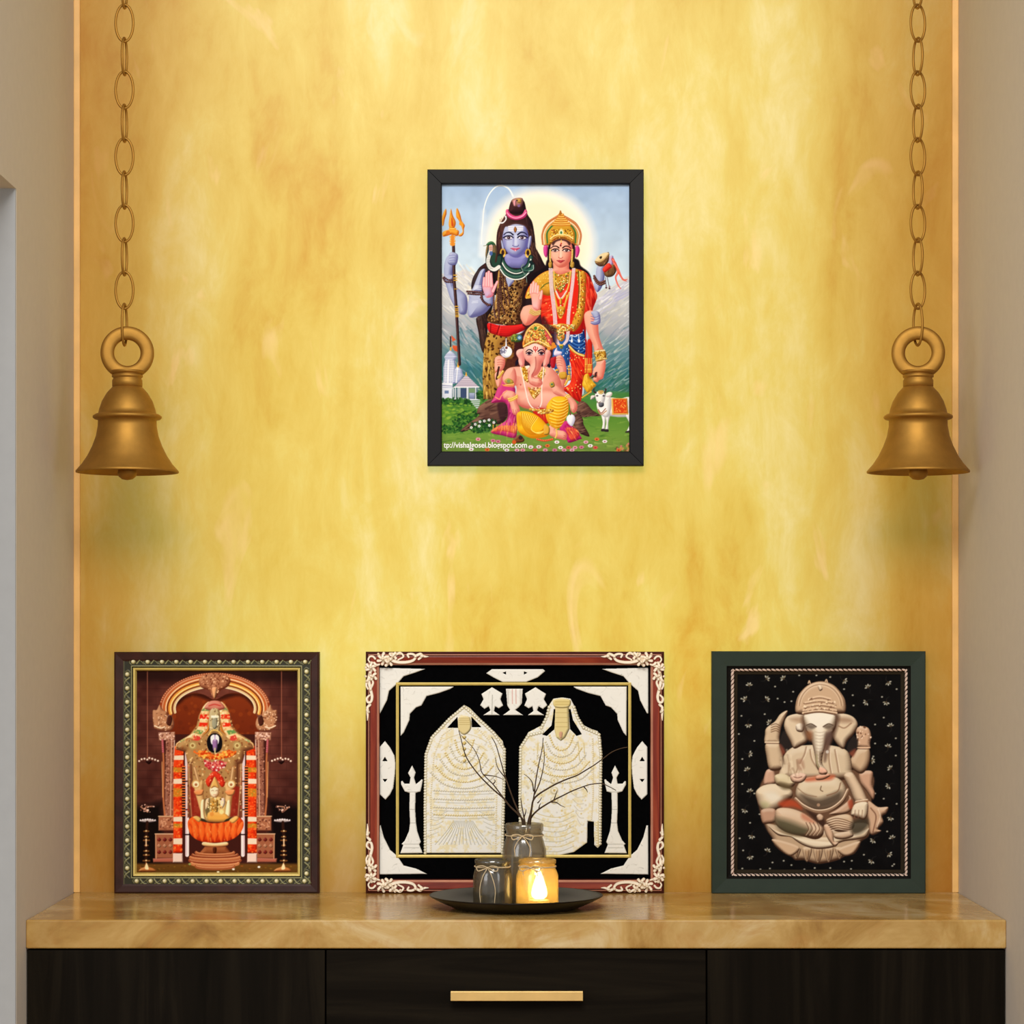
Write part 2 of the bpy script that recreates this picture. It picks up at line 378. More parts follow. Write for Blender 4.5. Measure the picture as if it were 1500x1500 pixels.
    fl(f('960 650 1030 632 1095 655 1095 730 1075 800 1060 840 1020 842 995 800 965 730'), ww, R=7, sh=ws)
    fl(f('1010 790 1070 790 1075 830 1045 850 1010 840'), (98, 98, 108), R=4); ln(f('985 770 1000 790 1030 775'), .9, (110, 70, 60)); ln(f('1000 880 1040 930 1100 870'), 1.2, (150, 90, 70)); A.beads(f('1000 900 1040 950 1110 900'), 1.6, .8, (190, 130, 90))
    for x in (985, 1075): A.dot(*f(f'{x} 693')[0], 1.6, (56, 50, 60), 1.1)
    for p in ('965 650 945 640 938 605 950 600', '1090 650 1100 630 1105 600 1090 600'): ln(f(p), 3, (62, 54, 50), 1.4)
    fl(f('1000 622 1070 620 1065 660 1035 672 1005 660'), (196, 156, 90), R=2); A.beads(f('1000 640 1035 665 1070 640'), 1.5, .7, (240, 220, 150))
    fl(f('1180 725 1400 725 1415 950 1190 955'), (214, 150, 52), cv=0, R=2, sh=(150, 96, 30)); fl(f('1205 740 1385 740 1395 930 1215 930'), (216, 72, 30), cv=0)
    A.specks(f('1220 750 1380 750 1385 920 1220 920'), 46, 1, [(244, 150, 50), (236, 110, 40), (250, 180, 80)], .6, cv=0)
    A.beads(f('1190 735 1200 945'), 2, .7, (246, 210, 120)); A.beads(f('1200 945 1410 942'), 2, .7, (246, 210, 120))
    # ---- blue-skinned man: hair, body
    hr, hd = (70, 40, 38), (34, 20, 24)
    fl(a('960 470 1060 300 1190 300 1240 480 1310 600 1345 800 1360 950 1420 1060 1480 1180 1600 1350 1560 1600 1300 1600 700 1600 520 1560 470 1500 500 1400 560 1250 650 1170 790 1080 815 1000 815 870 830 720 880 600'), hr, hd, R=14, sh=(26, 16, 20), hl=(130, 84, 70))
    fl(c('470 260 560 40 700 0 800 60 780 400 760 560 700 800 690 960 650 1180 600 1100 570 900 535 720 560 640'), hd, (58, 38, 34), R=7, sh=(20, 14, 18))
    A.streaks(c('545 700 700 700 680 1000 630 1150 590 950'), 40, 22, 1, 1.45, [(92, 64, 54), (120, 86, 72), (30, 20, 20)], .7)
    A.streaks(a('860 640 930 620 900 900 830 950'), 26, 16, 1, 1.7, [(120, 78, 66), (40, 24, 24), (140, 92, 76)], .7)
    A.streaks(a('1240 560 1330 760 1380 1000 1460 1150 1330 1130 1270 900'), 46, 18, 1, 1.2, [(124, 82, 70), (40, 24, 24), (150, 104, 84)], .7)
    fl(c('1150 120 1320 60 1330 200 1240 380 1210 560 1180 700 1130 560'), (30, 18, 24), a=.95, soft=3)
    bs, bd, bh = (172, 180, 214), (88, 88, 140), (226, 232, 246)
    sk = dict(sh=bd, hl=bh, kh=.9)
    # leopard skin
    LS = c('850 40 960 90 1080 170 1190 150 1250 250 1220 480 1160 640 1160 800 940 800 720 760 700 680 770 560 820 330')
    fl(LS, (206, 160, 86), (150, 104, 58), R=12, sh=(74, 42, 24), hl=(240, 206, 130))
    A.clip(LS); A.specks(LS, 210, 1.9, [(56, 30, 16), (84, 48, 22), (44, 24, 16)], .7, cv=0)
    A.specks(LS, 90, 1.0, [(236, 196, 110), (244, 214, 140)], .7, cv=0, a=.8)
    fl(c('1060 200 1260 150 1240 520 1150 800 1090 700 1120 420'), (50, 26, 18), a=.5, soft=8); A.clip()
    LB = np.vstack([c('700 890 860 930 960 960 1200 900 1200 1300 1100 1500'), e('1050 600 1000 740 820 740 640 740'), c('625 1500 635 1300 650 1080')])
    fl(LB, (190, 142, 66), (150, 108, 46), R=10, sh=(80, 46, 22), hl=(236, 196, 104), cv=0)
    A.clip(LB, cv=0); A.specks(LB, 200, 2, [(70, 38, 16), (96, 56, 22), (50, 28, 14)], .65, cv=0)
    fl(c('860 1000 1200 950 1180 1300 900 1350'), (90, 44, 24), a=.4, soft=10)
    A.streaks(e('640 180 760 180 760 740 640 740'), 60, 24, 1.4, 1.5, [(230, 186, 84), (90, 54, 22), (206, 160, 70), (250, 216, 120)], .7); A.clip()
    # neck and bare chest
    fl(a('950 1040 1230 1040 1240 1150 1180 1220 1090 1230 960 1200'), (140, 138, 200), R=9, **sk)
    fl(c('930 140 1060 180 990 270 970 240'), bs, R=4, **sk)
    # arms: viewer's left
    fl(c('590 60 660 30 640 160 620 300 600 350 470 340 500 270'), bs, R=9, **sk)
    fl(c('455 380 620 350 760 400 770 470 740 540 650 640 520 690 450 690 425 640 420 540 440 440'), bs, R=15, **sk)
    fl(c('620 430 740 400 770 500 700 540'), bs, R=6, **sk, a=.8)
    fl(a('150 1060 275 1050 270 1160 225 1250 210 1350 215 1440 110 1440 95 1300 100 1180'), bs, R=8, **sk)
    fl(c('95 120 225 120 240 250 300 300 400 390 420 520 400 640 330 650 280 600 200 470 140 300'), bs, R=12, **sk)
    # red sash
    fl(c('700 770 860 800 1040 800 1230 780 1225 850 1060 930 955 960 840 940 715 890'), (222, 34, 34), R=7, sh=(140, 14, 18), hl=(255, 110, 90))
    for v in (0, 26, 52, 78): ln(c(f'720 {795+v} 870 {830+v} 1020 {838+v*.8:.0f} 1180 {815+v*.5:.0f}'), .6, (140, 10, 16), a=.6)
    ln(c('860 800 820 920'), 1, (90, 6, 10)); ln(c('880 800 845 930'), 1, (250, 90, 80), a=.6); ln(c('740 780 735 900'), 1.2, (110, 10, 14))
    # beads on the chest
    for i, p in enumerate(('790 240 780 480 790 640 810 690', '840 300 835 520 850 640', '870 60 880 300 890 500 930 640', '900 90 920 330 960 520', '930 130 980 360 1000 500', '860 150 860 420 850 700')):
        A.beads(c(p), 2.5, 1.4, (52, 28, 24) if i != 0 else (60, 44, 54), (150, 104, 84))
    for p in ('1200 170 1180 300 1130 420 1060 520', '1230 250 1200 420 1120 600'): A.beads(c(p), 2.4, 1.2, (60, 32, 22), (170, 120, 80))
    # face
    fl(a('1270 800 1300 800 1290 900 1255 980 1245 900'), bs, R=3, **sk); fl(a('880 860 900 860 930 960 900 980'), bs, R=3, **sk)
    fl(a('950 650 1075 618 1210 650 1256 780 1250 900 1220 1000 1150 1070 1085 1088 1010 1060 945 980 908 880 905 770'), (186, 192, 226), R=16, sh=(96, 96, 156), hl=(226, 232, 252), ks=1)
    fl(a('930 960 1000 1050 1090 1085 1180 1050 1230 970 1160 1030 1085 1050 1000 1020'), (112, 104, 178), a=.6, soft=4)
    fl(a('900 790 935 760 950 880 930 960'), (104, 98, 172), a=.5, soft=4); fl(a('1225 760 1258 800 1250 900 1225 960'), (104, 98, 172), a=.45, soft=4)
    fl(a('940 640 1075 600 1220 640 1240 700 1200 650 1075 625 960 660'), (78, 48, 44), soft=2)
    for v in (660, 685, 708): ln(a(f'985 {v} 1075 {v+6} 1180 {v-2}'), 1.5, (250, 250, 255), a=.85)
    fl(a('1075 660 1098 700 1075 745 1055 700'), (130, 60, 34), R=2); ln(a('1076 680 1076 725'), .9, (230, 170, 60))
    for x, k in ((985, 1), (1170, -1)):
        ln(a(f'{x-66*k} 772 {x-30*k} 744 {x+20*k} 742 {x+60*k} 772'), 1.2, (24, 22, 52), 2.2)
        fl(a(f'{x-62*k} 816 {x-20*k} 796 {x+30*k} 796 {x+55*k} 812 {x+30*k} 832 {x-20*k} 834'), (226, 220, 232)); A.dot(*a(f'{x} 814')[0], 2.5, (54, 26, 40), 2.0); A.dot(*a(f'{x-6} 810')[0], .6, (230, 210, 220))
        ln(a(f'{x-70*k} 812 {x-25*k} 790 {x+30*k} 790 {x+62*k} 812'), 1.9, (24, 18, 44)); ln(a(f'{x-62*k} 822 {x-20*k} 842 {x+40*k} 834'), .9, (70, 60, 110), a=.8)
    ln(a('1055 800 1050 880 1052 910'), 1.6, (120, 116, 186), a=.5, soft=2); ln(a('1085 790 1082 905'), 3, (232, 238, 255), a=.6, soft=3)
    ln(a('1040 918 1055 930 1082 936 1110 930 1122 915'), 1.1, (96, 84, 150)); 
    fl(a('1012 960 1050 950 1080 956 1110 950 1140 958 1100 985 1078 998 1050 985'), (226, 120, 146), R=3, sh=(170, 60, 100)); ln(a('1010 960 1078 970 1142 958'), .7, (140, 50, 90)); A.dot(*a('1078 990')[0], 1.1, (240, 170, 180))
    # topknot
    fl(a('985 430 1010 330 1050 280 1150 275 1190 320 1210 420 1190 470 1080 490 1000 470'), (62, 34, 36), R=9, sh=(28, 14, 20), hl=(126, 80, 76))
    fl(a('1030 300 1080 268 1170 268 1185 330 1150 390 1100 390 1060 380 1040 340'), (170, 120, 110), R=5, sh=(70, 40, 44), hl=(240, 190, 150)); fl(a('1090 280 1150 280 1160 330 1110 330'), (206, 160, 80), R=3); fl(a('1050 310 1085 300 1085 370 1060 375'), (236, 160, 170), R=3); A.dot(*a('1100 300')[0], 1.2, (60, 40, 60)); A.dot(*a('1125 372')[0], 2, (130, 100, 150))
    fl(a('945 440 975 420 1010 480 1085 515 1170 490 1210 425 1240 450 1230 510 1180 550 1085 570 1000 545 955 500'), (226, 84, 140), R=5, sh=(160, 34, 90), hl=(255, 180, 210))
    A.beads(a('965 470 1010 520 1085 545 1170 520 1225 465'), 1.6, .8, (250, 170, 206))
    # moon and water jet
    ln(a('930 505 948 540 935 580 900 610 850 605'), .6, (240, 240, 244), 2); ln(a('945 520 948 560 915 600 870 608'), 2.2, (240, 240, 246), 1)
    ln(a('1045 240 1010 170 960 120 880 95 800 120 720 210 670 320 640 450 630 600 615 750 610 900'), 2.4, (246, 252, 255), 1.2, a=.95); ln(a('640 450 625 650 605 850 600 1050'), 6, (255, 255, 255), 8, a=.35, soft=5)
    # earrings
    for p in ((905, 1020), (1250, 1025)):
        A.line(a(' '.join(f'{p[0]+30*math.cos(t):.0f} {p[1]+52*math.sin(t):.0f}' for t in np.linspace(-1.2, 4.4, 14))), 2.1, (206, 160, 60)); A.line(a(' '.join(f'{p[0]+30*math.cos(t):.0f} {p[1]+52*math.sin(t):.0f}' for t in np.linspace(.6, 2.6, 8))), 2.6, (236, 196, 96))
    # snake
    g, gd = (40, 74, 66), (22, 40, 42)
    for p, w in (('880 1090 930 1190 1000 1250 1090 1275 1190 1245 1260 1180 1290 1080', 7), ('870 1210 940 1300 1060 1350 1180 1330 1270 1250', 8)):
        ln(a(p), w, gd); ln(a(p), w*.7, g); A.beads(a(p), 2.2, 1, (88, 130, 110), a=.8)
        q = spl(a(p))+[0, w*.5]; ln(q, 1.3, (222, 226, 216), cv=0); A.beads(q, 1.6, .8, (245, 246, 240), cv=0)
    ln(a('1170 1250 1220 1270 1300 1260 1325 1200 1290 1150'), 5, gd); ln(a('1180 1250 1230 1265 1295 1250 1310 1200'), 3, (56, 96, 84)); ln(a('1325 1190 1322 1250 1260 1275'), 1, (180, 200, 190)); ln(a('1190 1180 1160 1220 1190 1290 1225 1350 1235 1430'), 1.5, (120, 140, 130), .8)
    fl(a('700 900 780 880 825 960 820 1060 780 1150 700 1150 668 1080 672 980'), (134, 112, 74), R=6, sh=(66, 52, 40), hl=(190, 164, 110))
    ln(a('735 930 725 1030 705 1110 715 1190 755 1240 815 1230 855 1160 870 1070'), 8, gd); ln(a('780 1040 770 1130 790 1190 840 1160 855 1090'), 5.5, (40, 70, 58))
    ln(a('740 930 735 1000 710 1080 700 1150 730 1225 790 1250 850 1215'), 5.4, (232, 232, 226)); A.dot(*a('742 1030')[0], 2.4, (70, 100, 170), 3.2); fl(a('715 920 760 920 765 985 720 985'), (216, 150, 130), a=.8)
    for v in range(14):
        q = resample(spl(a('740 950 735 1000 710 1080 700 1150 730 1225 790 1250 850 1215')), 2.4)
        if v < len(q): ln([[q[v][0]-2.3, q[v][1]], [q[v][0]+2.3, q[v][1]+.5]], .6, (120, 120, 124), a=.8)
    fl(a('675 915 700 880 740 862 780 875 800 915 760 905 715 915'), (56, 110, 70), R=3, sh=(20, 60, 44)); ln(a('690 918 640 925'), .9, (150, 150, 130))
    # open hand of the man
    pk, pd, ph = (240, 170, 176), (206, 104, 120), (255, 214, 214)
    pk_ = dict(sh=pd, hl=ph)
    fl(c('640 240 770 240 775 330 765 400 680 420 640 340 625 280'), pk, (196, 180, 222), R=7, **pk_)
    for p, w in (('645 250 648 150', 4.4), ('680 250 683 85', 4.8), ('714 250 712 65', 4.9), ('748 260 742 90', 4.6), ('768 330 800 260 828 200', 4)): ln(c(p), w+.6, pd, w*.8); ln(c(p), w, pk, w*.7); ln(c(p)-[.5, 0], w*.35, ph, w*.3, a=.7)
    # rudraksha bands
    for p, w in (('415 335 520 340 620 350', 2.6), ('430 365 530 375 640 375', 2.4), ('610 380 630 460 690 510 730 520', 2.8), ('600 420 640 480 700 530', 2), ('85 150 120 200 205 205', 2.4), ('100 140 150 175 215 175', 2.2)):
        A.beads(c(p), 2.4, w*.62, (48, 26, 34), (150, 104, 96))
    for p in ('520 260 600 260', '515 280 605 282', '510 300 605 304'): ln(c(p), 1.2, (236, 240, 252), a=.85)
    for p in ('490 470 560 465', '480 490 560 485'): ln(c(p), 1.2, (232, 238, 252), a=.6)
    # trident
    ln(np.vstack([a('225 900 235 1400'), c('260 500'), e('310 260')]), 4.6, (50, 30, 34), 4.2, cv=0); ln(np.vstack([a('218 930 228 1400'), c('252 500'), e('300 260')]), 1.1, (110, 78, 76), 1, cv=0)
    for v in (110, 150, 180, 300, 540, 575, 600, 630, 660, 680): ln(c(f'{222+v*.05:.0f} {v} {262+v*.05:.0f} {v}'), 1.6 if v < 290 or v > 500 else 1, (206, 160, 60))
    gd1, gsh, ghl = (236, 160, 50), (176, 84, 20), (255, 222, 130); gk = dict(sh=gsh, hl=ghl)
    fl(a('160 640 165 560 190 415 215 500 255 590 250 650 225 690 180 690'), gd1, R=5, **gk); fl(a('195 560 205 540 225 640 200 650'), (196, 60, 30), a=.8)
    fl(a('265 420 285 415 320 500 340 580 380 640 370 690 365 760 330 795 290 780 345 740 345 690 300 580 262 520'), gd1, R=4, **gk)
    fl(a('118 415 130 480 105 560 90 640 70 640 70 520'), gd1, R=4, **gk); fl(a('75 740 130 710 200 700 290 710 300 760 270 790 200 770 130 790 80 795'), gd1, R=5, **gk)
    for v, w in ((690, 9), (800, 7), (830, 5.6), (860, 7), (890, 6), (910, 5)): ln(a(f'{212-w*4.3:.0f} {v} {212+w*4.3:.0f} {v}'), 2.6, gd1); ln(a(f'{205-w*3:.0f} {v-4} {205+w*3:.0f} {v-4}'), .9, ghl)
    ln(a('212 790 212 910'), 4.4, (226, 140, 50)); A.dot(*a('330 620')[0], 3, gd1); A.dot(*a('150 745')[0], 3, (222, 120, 40))
    # fist on the shaft
    fl(a('160 1050 200 1010 280 1040 285 1120 260 1180 190 1190 145 1150'), bs, R=7, **sk)
    for v in (1060, 1095, 1130): ln(a(f'170 {v} 230 {v-8} 278 {v+6}'), 1, (120, 118, 184), a=.7)
    fl(c('1180 330 1300 280 1330 700 1180 800'), (36, 18, 22), a=.95, soft=3); fl(c('1380 520 1500 560 1640 800 1620 1150 1500 1400 1150 1450 1060 1300 1080 1000 1200 860'), (60, 24, 30), a=.95, soft=3)
    fl(e('960 200 1180 200 1180 420 900 420'), (84, 40, 30), a=.9, soft=3)
    # ---- woman
    fl(b('330 820 690 820 760 920 860 1000 900 1080 880 1130 660 1000 330 1000 120 1100 60 1180 100 1030 260 940'), (26, 16, 22), soft=2)
    rd, rs, rh = (226, 44, 26), (150, 14, 16), (255, 130, 76)
    rk = dict(sh=rs, hl=rh)
    # sari lower drape
    SK = d('240 280 480 400 640 400 810 250 830 700 820 850 910 900 915 1100 860 1120 790 1200 780 1350 740 1480 560 1350 500 1300 620 1200 600 900 400 800 300 600')
    fl(SK, rd, R=12, **rk); A.clip(SK)
    A.streaks(d('600 700 800 900 800 1400 560 1350'), 46, 20, 2, 1.2, [(160, 18, 18), (255, 120, 60), (250, 84, 44), (130, 10, 14)], .65)
    A.specks(d('600 800 820 850 790 1350 560 1350'), 34, .8, [(255, 216, 120)]); A.clip()
    for x0, x1 in ((815, 842), (850, 912)):
        fl(d(f'{x0} 640 {x1} 640 {x1+6} 900 {x1+2} 1110 {x0-4} 1110 {x0} 880'), (206, 40, 26), R=3, **rk)
        fl(d(f'{x0} 960 {x1+4} 960 {x1+2} 1080 {x0-3} 1080'), (232, 170, 60), R=2, cv=0, sh=(180, 90, 30)); [ln(d(f'{x0} {v} {x1+2} {v}'), .8, (200, 60, 30)) for v in (985, 1010, 1055)]
        for u in np.linspace(x0+5, x1-3, 3): ln(d(f'{u:.0f} 880 {u:.0f} 960'), .9, (240, 180, 80))
    # blue cloth
    fl(d('330 480 620 480 600 820 610 1150 560 1180 500 1100 400 1030 370 900 380 620'), (44, 96, 166), R=10, sh=(20, 46, 104), hl=(120, 170, 220))
    A.specks(d('480 740 600 740 600 1150 520 1100'), 30, .8, [(230, 236, 246), (120, 170, 220)])
    ln(d('600 800 590 960'), 2.2, (30, 60, 120)); fl(d('580 980 615 980 625 1180 590 1190'), (226, 170, 66), cv=0, R=2); [ln(d(f'582 {v} 622 {v}'), .9, (40, 80, 150)) for v in (1010, 1050, 1100)]
    BL = d('615 510 700 470 790 465 815 560 825 700 810 830 700 790 600 690 590 600')
    fl(BL, (34, 84, 158), R=9, sh=(12, 34, 92), hl=(130, 180, 230)); A.clip(BL)
    for v in (0, 50, 100, 150, 200): ln(d(f'600 {560+v} 690 {620+v} 760 {625+v} 830 {580+v}'), 1.3, (16, 44, 106), a=.8); ln(d(f'600 {575+v} 690 {638+v} 760 {643+v} 830 {598+v}'), 1, (96, 150, 214), a=.8)
    A.specks(BL, 16, .8, [(235, 240, 250)], cv=0); A.clip()
    fl(d('600 690 700 790 810 830 810 860 740 845 640 790 590 720'), (226, 176, 72), R=3, sh=(150, 90, 30)); A.beads(d('605 715 700 805 800 850'), 1.8, .8, (255, 230, 150))
    for p in ('640 560 635 640', '730 540 735 640'): ln(d(p), 1.2, (222, 232, 246)); A.dot(*d(p)[1], 1.6, (240, 244, 252), 2.4)
    ln(d('620 560 690 580 730 540 780 530'), 1.1, (226, 236, 248))
    # torso
    BD = b('60 1180 180 1050 330 980 480 1010 680 960 830 1010 900 1100 960 1260 985 1350 930 1500 900 1620 830 1660 800 1700 760 1850 480 1860 260 1830 220 1700 210 1500 200 1350 10 1370 5 1300')
    fl(BD, rd, R=16, **rk); A.clip(BD)
    A.streaks(b('830 1050 960 1250 970 1350 900 1600 800 1500'), 26, 24, 2.6, 1.3, [(255, 130, 90), (170, 20, 16), (250, 90, 60)], .7)
    A.streaks(b('220 1380 360 1420 420 1800 240 1800'), 26, 16, 3, -.35, [(255, 150, 90), (160, 16, 16), (250, 100, 60)], .6)
    A.specks(b('220 1400 640 1400 640 1800 240 1800'), 26, .9, [(255, 200, 110), (255, 150, 110)])
    yl = (222, 166, 52)
    fl(b('60 1190 180 1050 330 985 400 1100 420 1250 330 1330 220 1320 150 1420 0 1450 0 1330'), (218, 160, 52), R=10, sh=(140, 84, 20), hl=(255, 226, 130))
    fl(b('680 960 740 980 830 1020 830 1250 815 1500 770 1700 660 1830 640 1700 730 1450 740 1200'), (214, 152, 46), R=6, sh=(140, 76, 20), hl=(252, 216, 110))
    A.specks(b('690 980 820 1020 800 1500 680 1800 650 1700 740 1300'), 120, .9, [(120, 70, 16), (255, 226, 120), (170, 110, 30), (200, 60, 30)])
    A.specks(b('40 1260 180 1250 200 1420 20 1440'), 60, .9, [(130, 80, 20), (255, 226, 120), (96, 100, 40)])
    A.specks(b('100 1150 320 1000 400 1150 260 1260'), 40, .8, [(250, 216, 110), (170, 110, 30)])
    ln(b('210 1230 260 1180 320 1150'), 1.2, (70, 100, 40)); ln(b('728 990 735 1250 715 1500'), 1.4, (90, 90, 30)); A.beads(b('745 1000 752 1250 735 1500'), 1.6, .6, (255, 236, 150))
    A.clip()
    # neckline skin then jewellery
    sp, sd, sh_ = (242, 172, 148), (204, 98, 84), (255, 222, 206)
    pp = dict(sh=sd, hl=sh_)
    fl(b('390 860 580 860 600 960 640 1000 560 1040 480 1060 400 1030 350 990 380 950'), (238, 158, 134), R=9, **pp)
    fl(b('370 1000 480 1040 630 1000 600 1130 540 1200 480 1290 420 1190 370 1120'), (206, 150, 44), R=5, sh=(130, 70, 20), hl=(250, 220, 110))
    A.specks(b('370 1010 480 1050 630 1010 590 1130 480 1280 390 1150'), 130, .8, [(250, 226, 130), (140, 84, 20), (60, 120, 70), (200, 50, 40), (255, 240, 180)])
    fl(b('415 1240 480 1300 560 1230 580 1260 480 1390 400 1260'), (224, 66, 60), R=4, **rk)
    for w, p, cc, h2 in ((1.2, '390 1000 400 1200 440 1340 480 1380 530 1340 590 1200 620 1000', (216, 168, 60), (255, 230, 150)),
                     (1.1, '400 1330 440 1500 485 1560 530 1500 570 1330', (222, 172, 60), (255, 236, 150)), (1.3, '385 1290 420 1440 480 1640 540 1450 600 1290', (214, 150, 50), (250, 220, 120))):
        A.beads(b(p), 1.9, w, cc, h2)
    for k in (-8, 10, 28):
        A.beads(np.vstack([b(f'{335+k} 960 {345+k} 1200 {375+k} 1450'), d(f'{395+k} 330 {415+k} 620 {455+k*.6:.0f} 690')]), 2.1, 1.1, (214, 180, 190), (255, 246, 244))
        A.beads(np.vstack([b(f'{655+k*.8:.0f} 960 {640+k*.8:.0f} 1150 {605+k*.8:.0f} 1420'), d(f'{580+k*.8:.0f} 330 {570+k*.8:.0f} 600 {520+k*.6:.0f} 690')]), 2.1, 1.1, (214, 180, 190), (255, 246, 244))
    A.beads(b('420 1270 480 1370 560 1270'), 1.8, 1, (226, 200, 206), (255, 250, 250)); fl(b('470 1370 495 1370 500 1430 480 1460 465 1420'), yl, R=2); A.dot(*b('482 1470')[0], 1.1, (250, 240, 230))
    fl(d('430 190 485 160 545 190 530 270 485 305 440 270'), (216, 160, 50), R=4, sh=(140, 80, 20), hl=(255, 226, 120)); A.specks(d('440 200 530 200 520 270 485 295 445 265'), 36, .7, [(250, 230, 140), (140, 80, 20), (210, 60, 40)])
    # waist girdle
    fl(d('240 410 400 420 480 400 600 415 680 410 680 470 620 500 540 520 540 600 490 650 430 600 420 520 340 500 250 460'), (216, 164, 64), R=4, sh=(140, 84, 24), hl=(255, 232, 140))
    A.specks(d('250 420 680 415 660 470 540 510 490 640 430 590 420 510 260 460'), 170, .8, [(250, 230, 140), (140, 84, 20), (60, 120, 80), (206, 60, 40), (255, 244, 190)], cv=0)
    fl(d('465 690 520 690 510 740 485 750 465 720'), (222, 182, 60), R=3); A.dot(*d('488 722')[0], 1.6, (70, 120, 70))
    # her right hand (viewer left)
    fl(c('1200 540 1300 520 1400 560 1420 640 1360 720 1280 790 1210 800 1160 730 1145 650 1170 580'), sp, R=14, **pp)
    fl(c('1280 340 1440 340 1450 420 1430 540 1400 600 1320 560 1300 440'), sp, (246, 190, 196), R=7, **pp)
    for p, w in (('1290 350 1296 240', 4), ('1318 340 1328 205', 4.3), ('1352 340 1362 225', 4.3), ('1382 350 1390 260', 4), ('1420 430 1432 380 1440 330', 4)): ln(c(p), w+.6, sd, w*.8); ln(c(p), w, (246, 178, 172), w*.7); ln(c(p)-[.5, 0], w*.35, sh_, w*.3, a=.7)
    for k in (0, 22, 44): A.beads(c(f'{1290-k*.3:.0f} {580+k} {1350-k*.2:.0f} {615+k} {1420-k*.1:.0f} {600+k}'), 1.9, 1.25, (190, 140, 60), (255, 236, 170))
    # her left arm
    fl(d('810 270 900 220 1000 280 1000 400 1010 560 1050 700 1070 780 960 790 930 700 860 550 820 420'), sp, R=12, **pp)
    fl(d('900 250 960 225 1010 250 1030 330 1020 400 950 420 890 390 950 350'), bs, R=5, **sk)
    for v in (300, 335, 370, 395): ln(d(f'900 {v} 960 {v+15} 1022 {v-10}'), 1.1, (100, 98, 170), a=.7)
    fl(d('985 920 1090 900 1100 1000 1080 1100 1060 1160 1010 1180 985 1210 930 1180 940 1120 920 1100 940 1020 970 980'), sp, R=8, **pp)
    fl(d('955 1080 985 1070 975 1140 950 1130'), (70, 30, 34), soft=1.5); ln(d('980 1090 1000 1190'), 1, sd); ln(d('940 1140 975 1150'), .9, sd)
    fl(d('945 790 1080 760 1105 880 980 925 960 860'), (206, 156, 56), R=5, sh=(120, 74, 20), hl=(255, 232, 140)); A.beads(d('965 780 1030 775 1085 770'), 1.8, 1, (240, 226, 190)); A.beads(d('975 910 1040 890 1110 885'), 1.8, 1.2, (190, 140, 60), (255, 240, 180)); A.specks(d('960 800 1085 780 1095 870 985 900'), 40, .7, [(255, 236, 150), (120, 70, 20)])
    # fruit cluster in her hand
    fl(d('810 1110 860 1090 890 1160 930 1200 970 1250 930 1290 900 1330 850 1350 810 1300 780 1250 790 1180'), (236, 186, 50), R=8, sh=(170, 110, 20), hl=(255, 232, 120)); ln(d('900 1150 960 1120'), 2, (60, 50, 30)); A.streaks(d('800 1120 930 1210 900 1330 800 1280'), 20, 9, 1.4, 1.2, [(196, 140, 30), (255, 226, 110)], .7)
    A.beads(d('900 1340 840 1380 780 1420'), 2, 1.2, (206, 150, 50), (250, 210, 100))
    # headdress
    fl(b('240 630 225 500 240 400 300 310 390 250 450 210 480 170 520 215 600 260 700 330 760 440 765 540 740 630 640 640 340 640'), (206, 130, 62), R=7, sh=(140, 66, 34), hl=(250, 214, 140))
    for k in range(3): A.beads(b(f'{235+k*22} 620 {228+k*24} 480 {300+k*22} {330+k*22} {440+k*6} {240+k*30} {520-k*6} {240+k*30} {690-k*22} {340+k*22} {762-k*24} 480 {745-k*22} 620'), 2.1, 1.2, ((186, 92, 50), (232, 200, 150), (206, 140, 60))[k], ((240, 180, 120), (255, 246, 220), (250, 220, 130))[k])
    fl(b('295 610 290 480 330 400 390 350 590 350 660 400 690 480 690 610 600 570 490 540 390 560 340 640'), (206, 150, 44), R=7, sh=(130, 78, 20), hl=(255, 222, 120))
    for p in ('300 600 295 470 345 390 380 360', '685 600 688 470 650 390 620 360'): ln(b(p), 2.4, (70, 120, 60)); 
    A.specks(b('340 420 640 420 660 560 490 520 340 600'), 190, .8, [(255, 226, 120), (140, 86, 20), (180, 60, 30), (240, 190, 70), (110, 70, 20)], cv=0)
    for v, w in ((345, 120), (320, 105), (290, 80), (265, 60), (235, 36), (205, 22)): ln(b(f'{490-w} {v+8} 490 {v+14} {490+w} {v+8}'), 3.2, (206, 126, 40)); ln(b(f'{490-w} {v+2} 490 {v+8} {490+w} {v+2}'), 1, (255, 222, 120))
    ln(b('480 165 480 200'), 2, (170, 110, 40), 4)
    for k, cc in enumerate(((236, 206, 110), (250, 240, 200), (70, 130, 80))): fl(b(f'490 {400+k*20} {530-k*12} 460 490 {510-k*8} {450+k*12} 460'), cc)
    A.beads(b('345 545 400 505 490 490 590 505 650 545'), 2, 1.2, (240, 206, 110), (255, 246, 200)); A.beads(b('350 570 420 525 490 512 570 525 640 575'), 2, 1, (196, 120, 40), (250, 220, 130))
    for p in ('250 650 300 640 310 720 290 800 260 780 245 720', '690 650 730 650 745 710 720 790 690 800 685 720'): fl(b(p), (216, 70, 150), R=4, sh=(150, 30, 96), hl=(255, 180, 216))
    # her face
    fl(b('310 650 345 640 345 820 370 900 320 930 300 800'), (40, 24, 28), soft=1.5); fl(b('630 620 680 650 680 800 660 900 610 900 630 800'), (40, 24, 28), soft=1.5)
    fl(b('345 640 400 575 490 550 580 575 640 640 640 760 610 860 560 920 490 945 430 925 370 850 345 760'), (246, 184, 158), R=14, sh=(206, 104, 88), hl=(255, 230, 214), ks=1)
    fl(b('360 600 420 560 490 545 560 560 620 600 600 640 560 590 490 570 420 590 380 640'), (62, 34, 34), a=.9, soft=1.8)
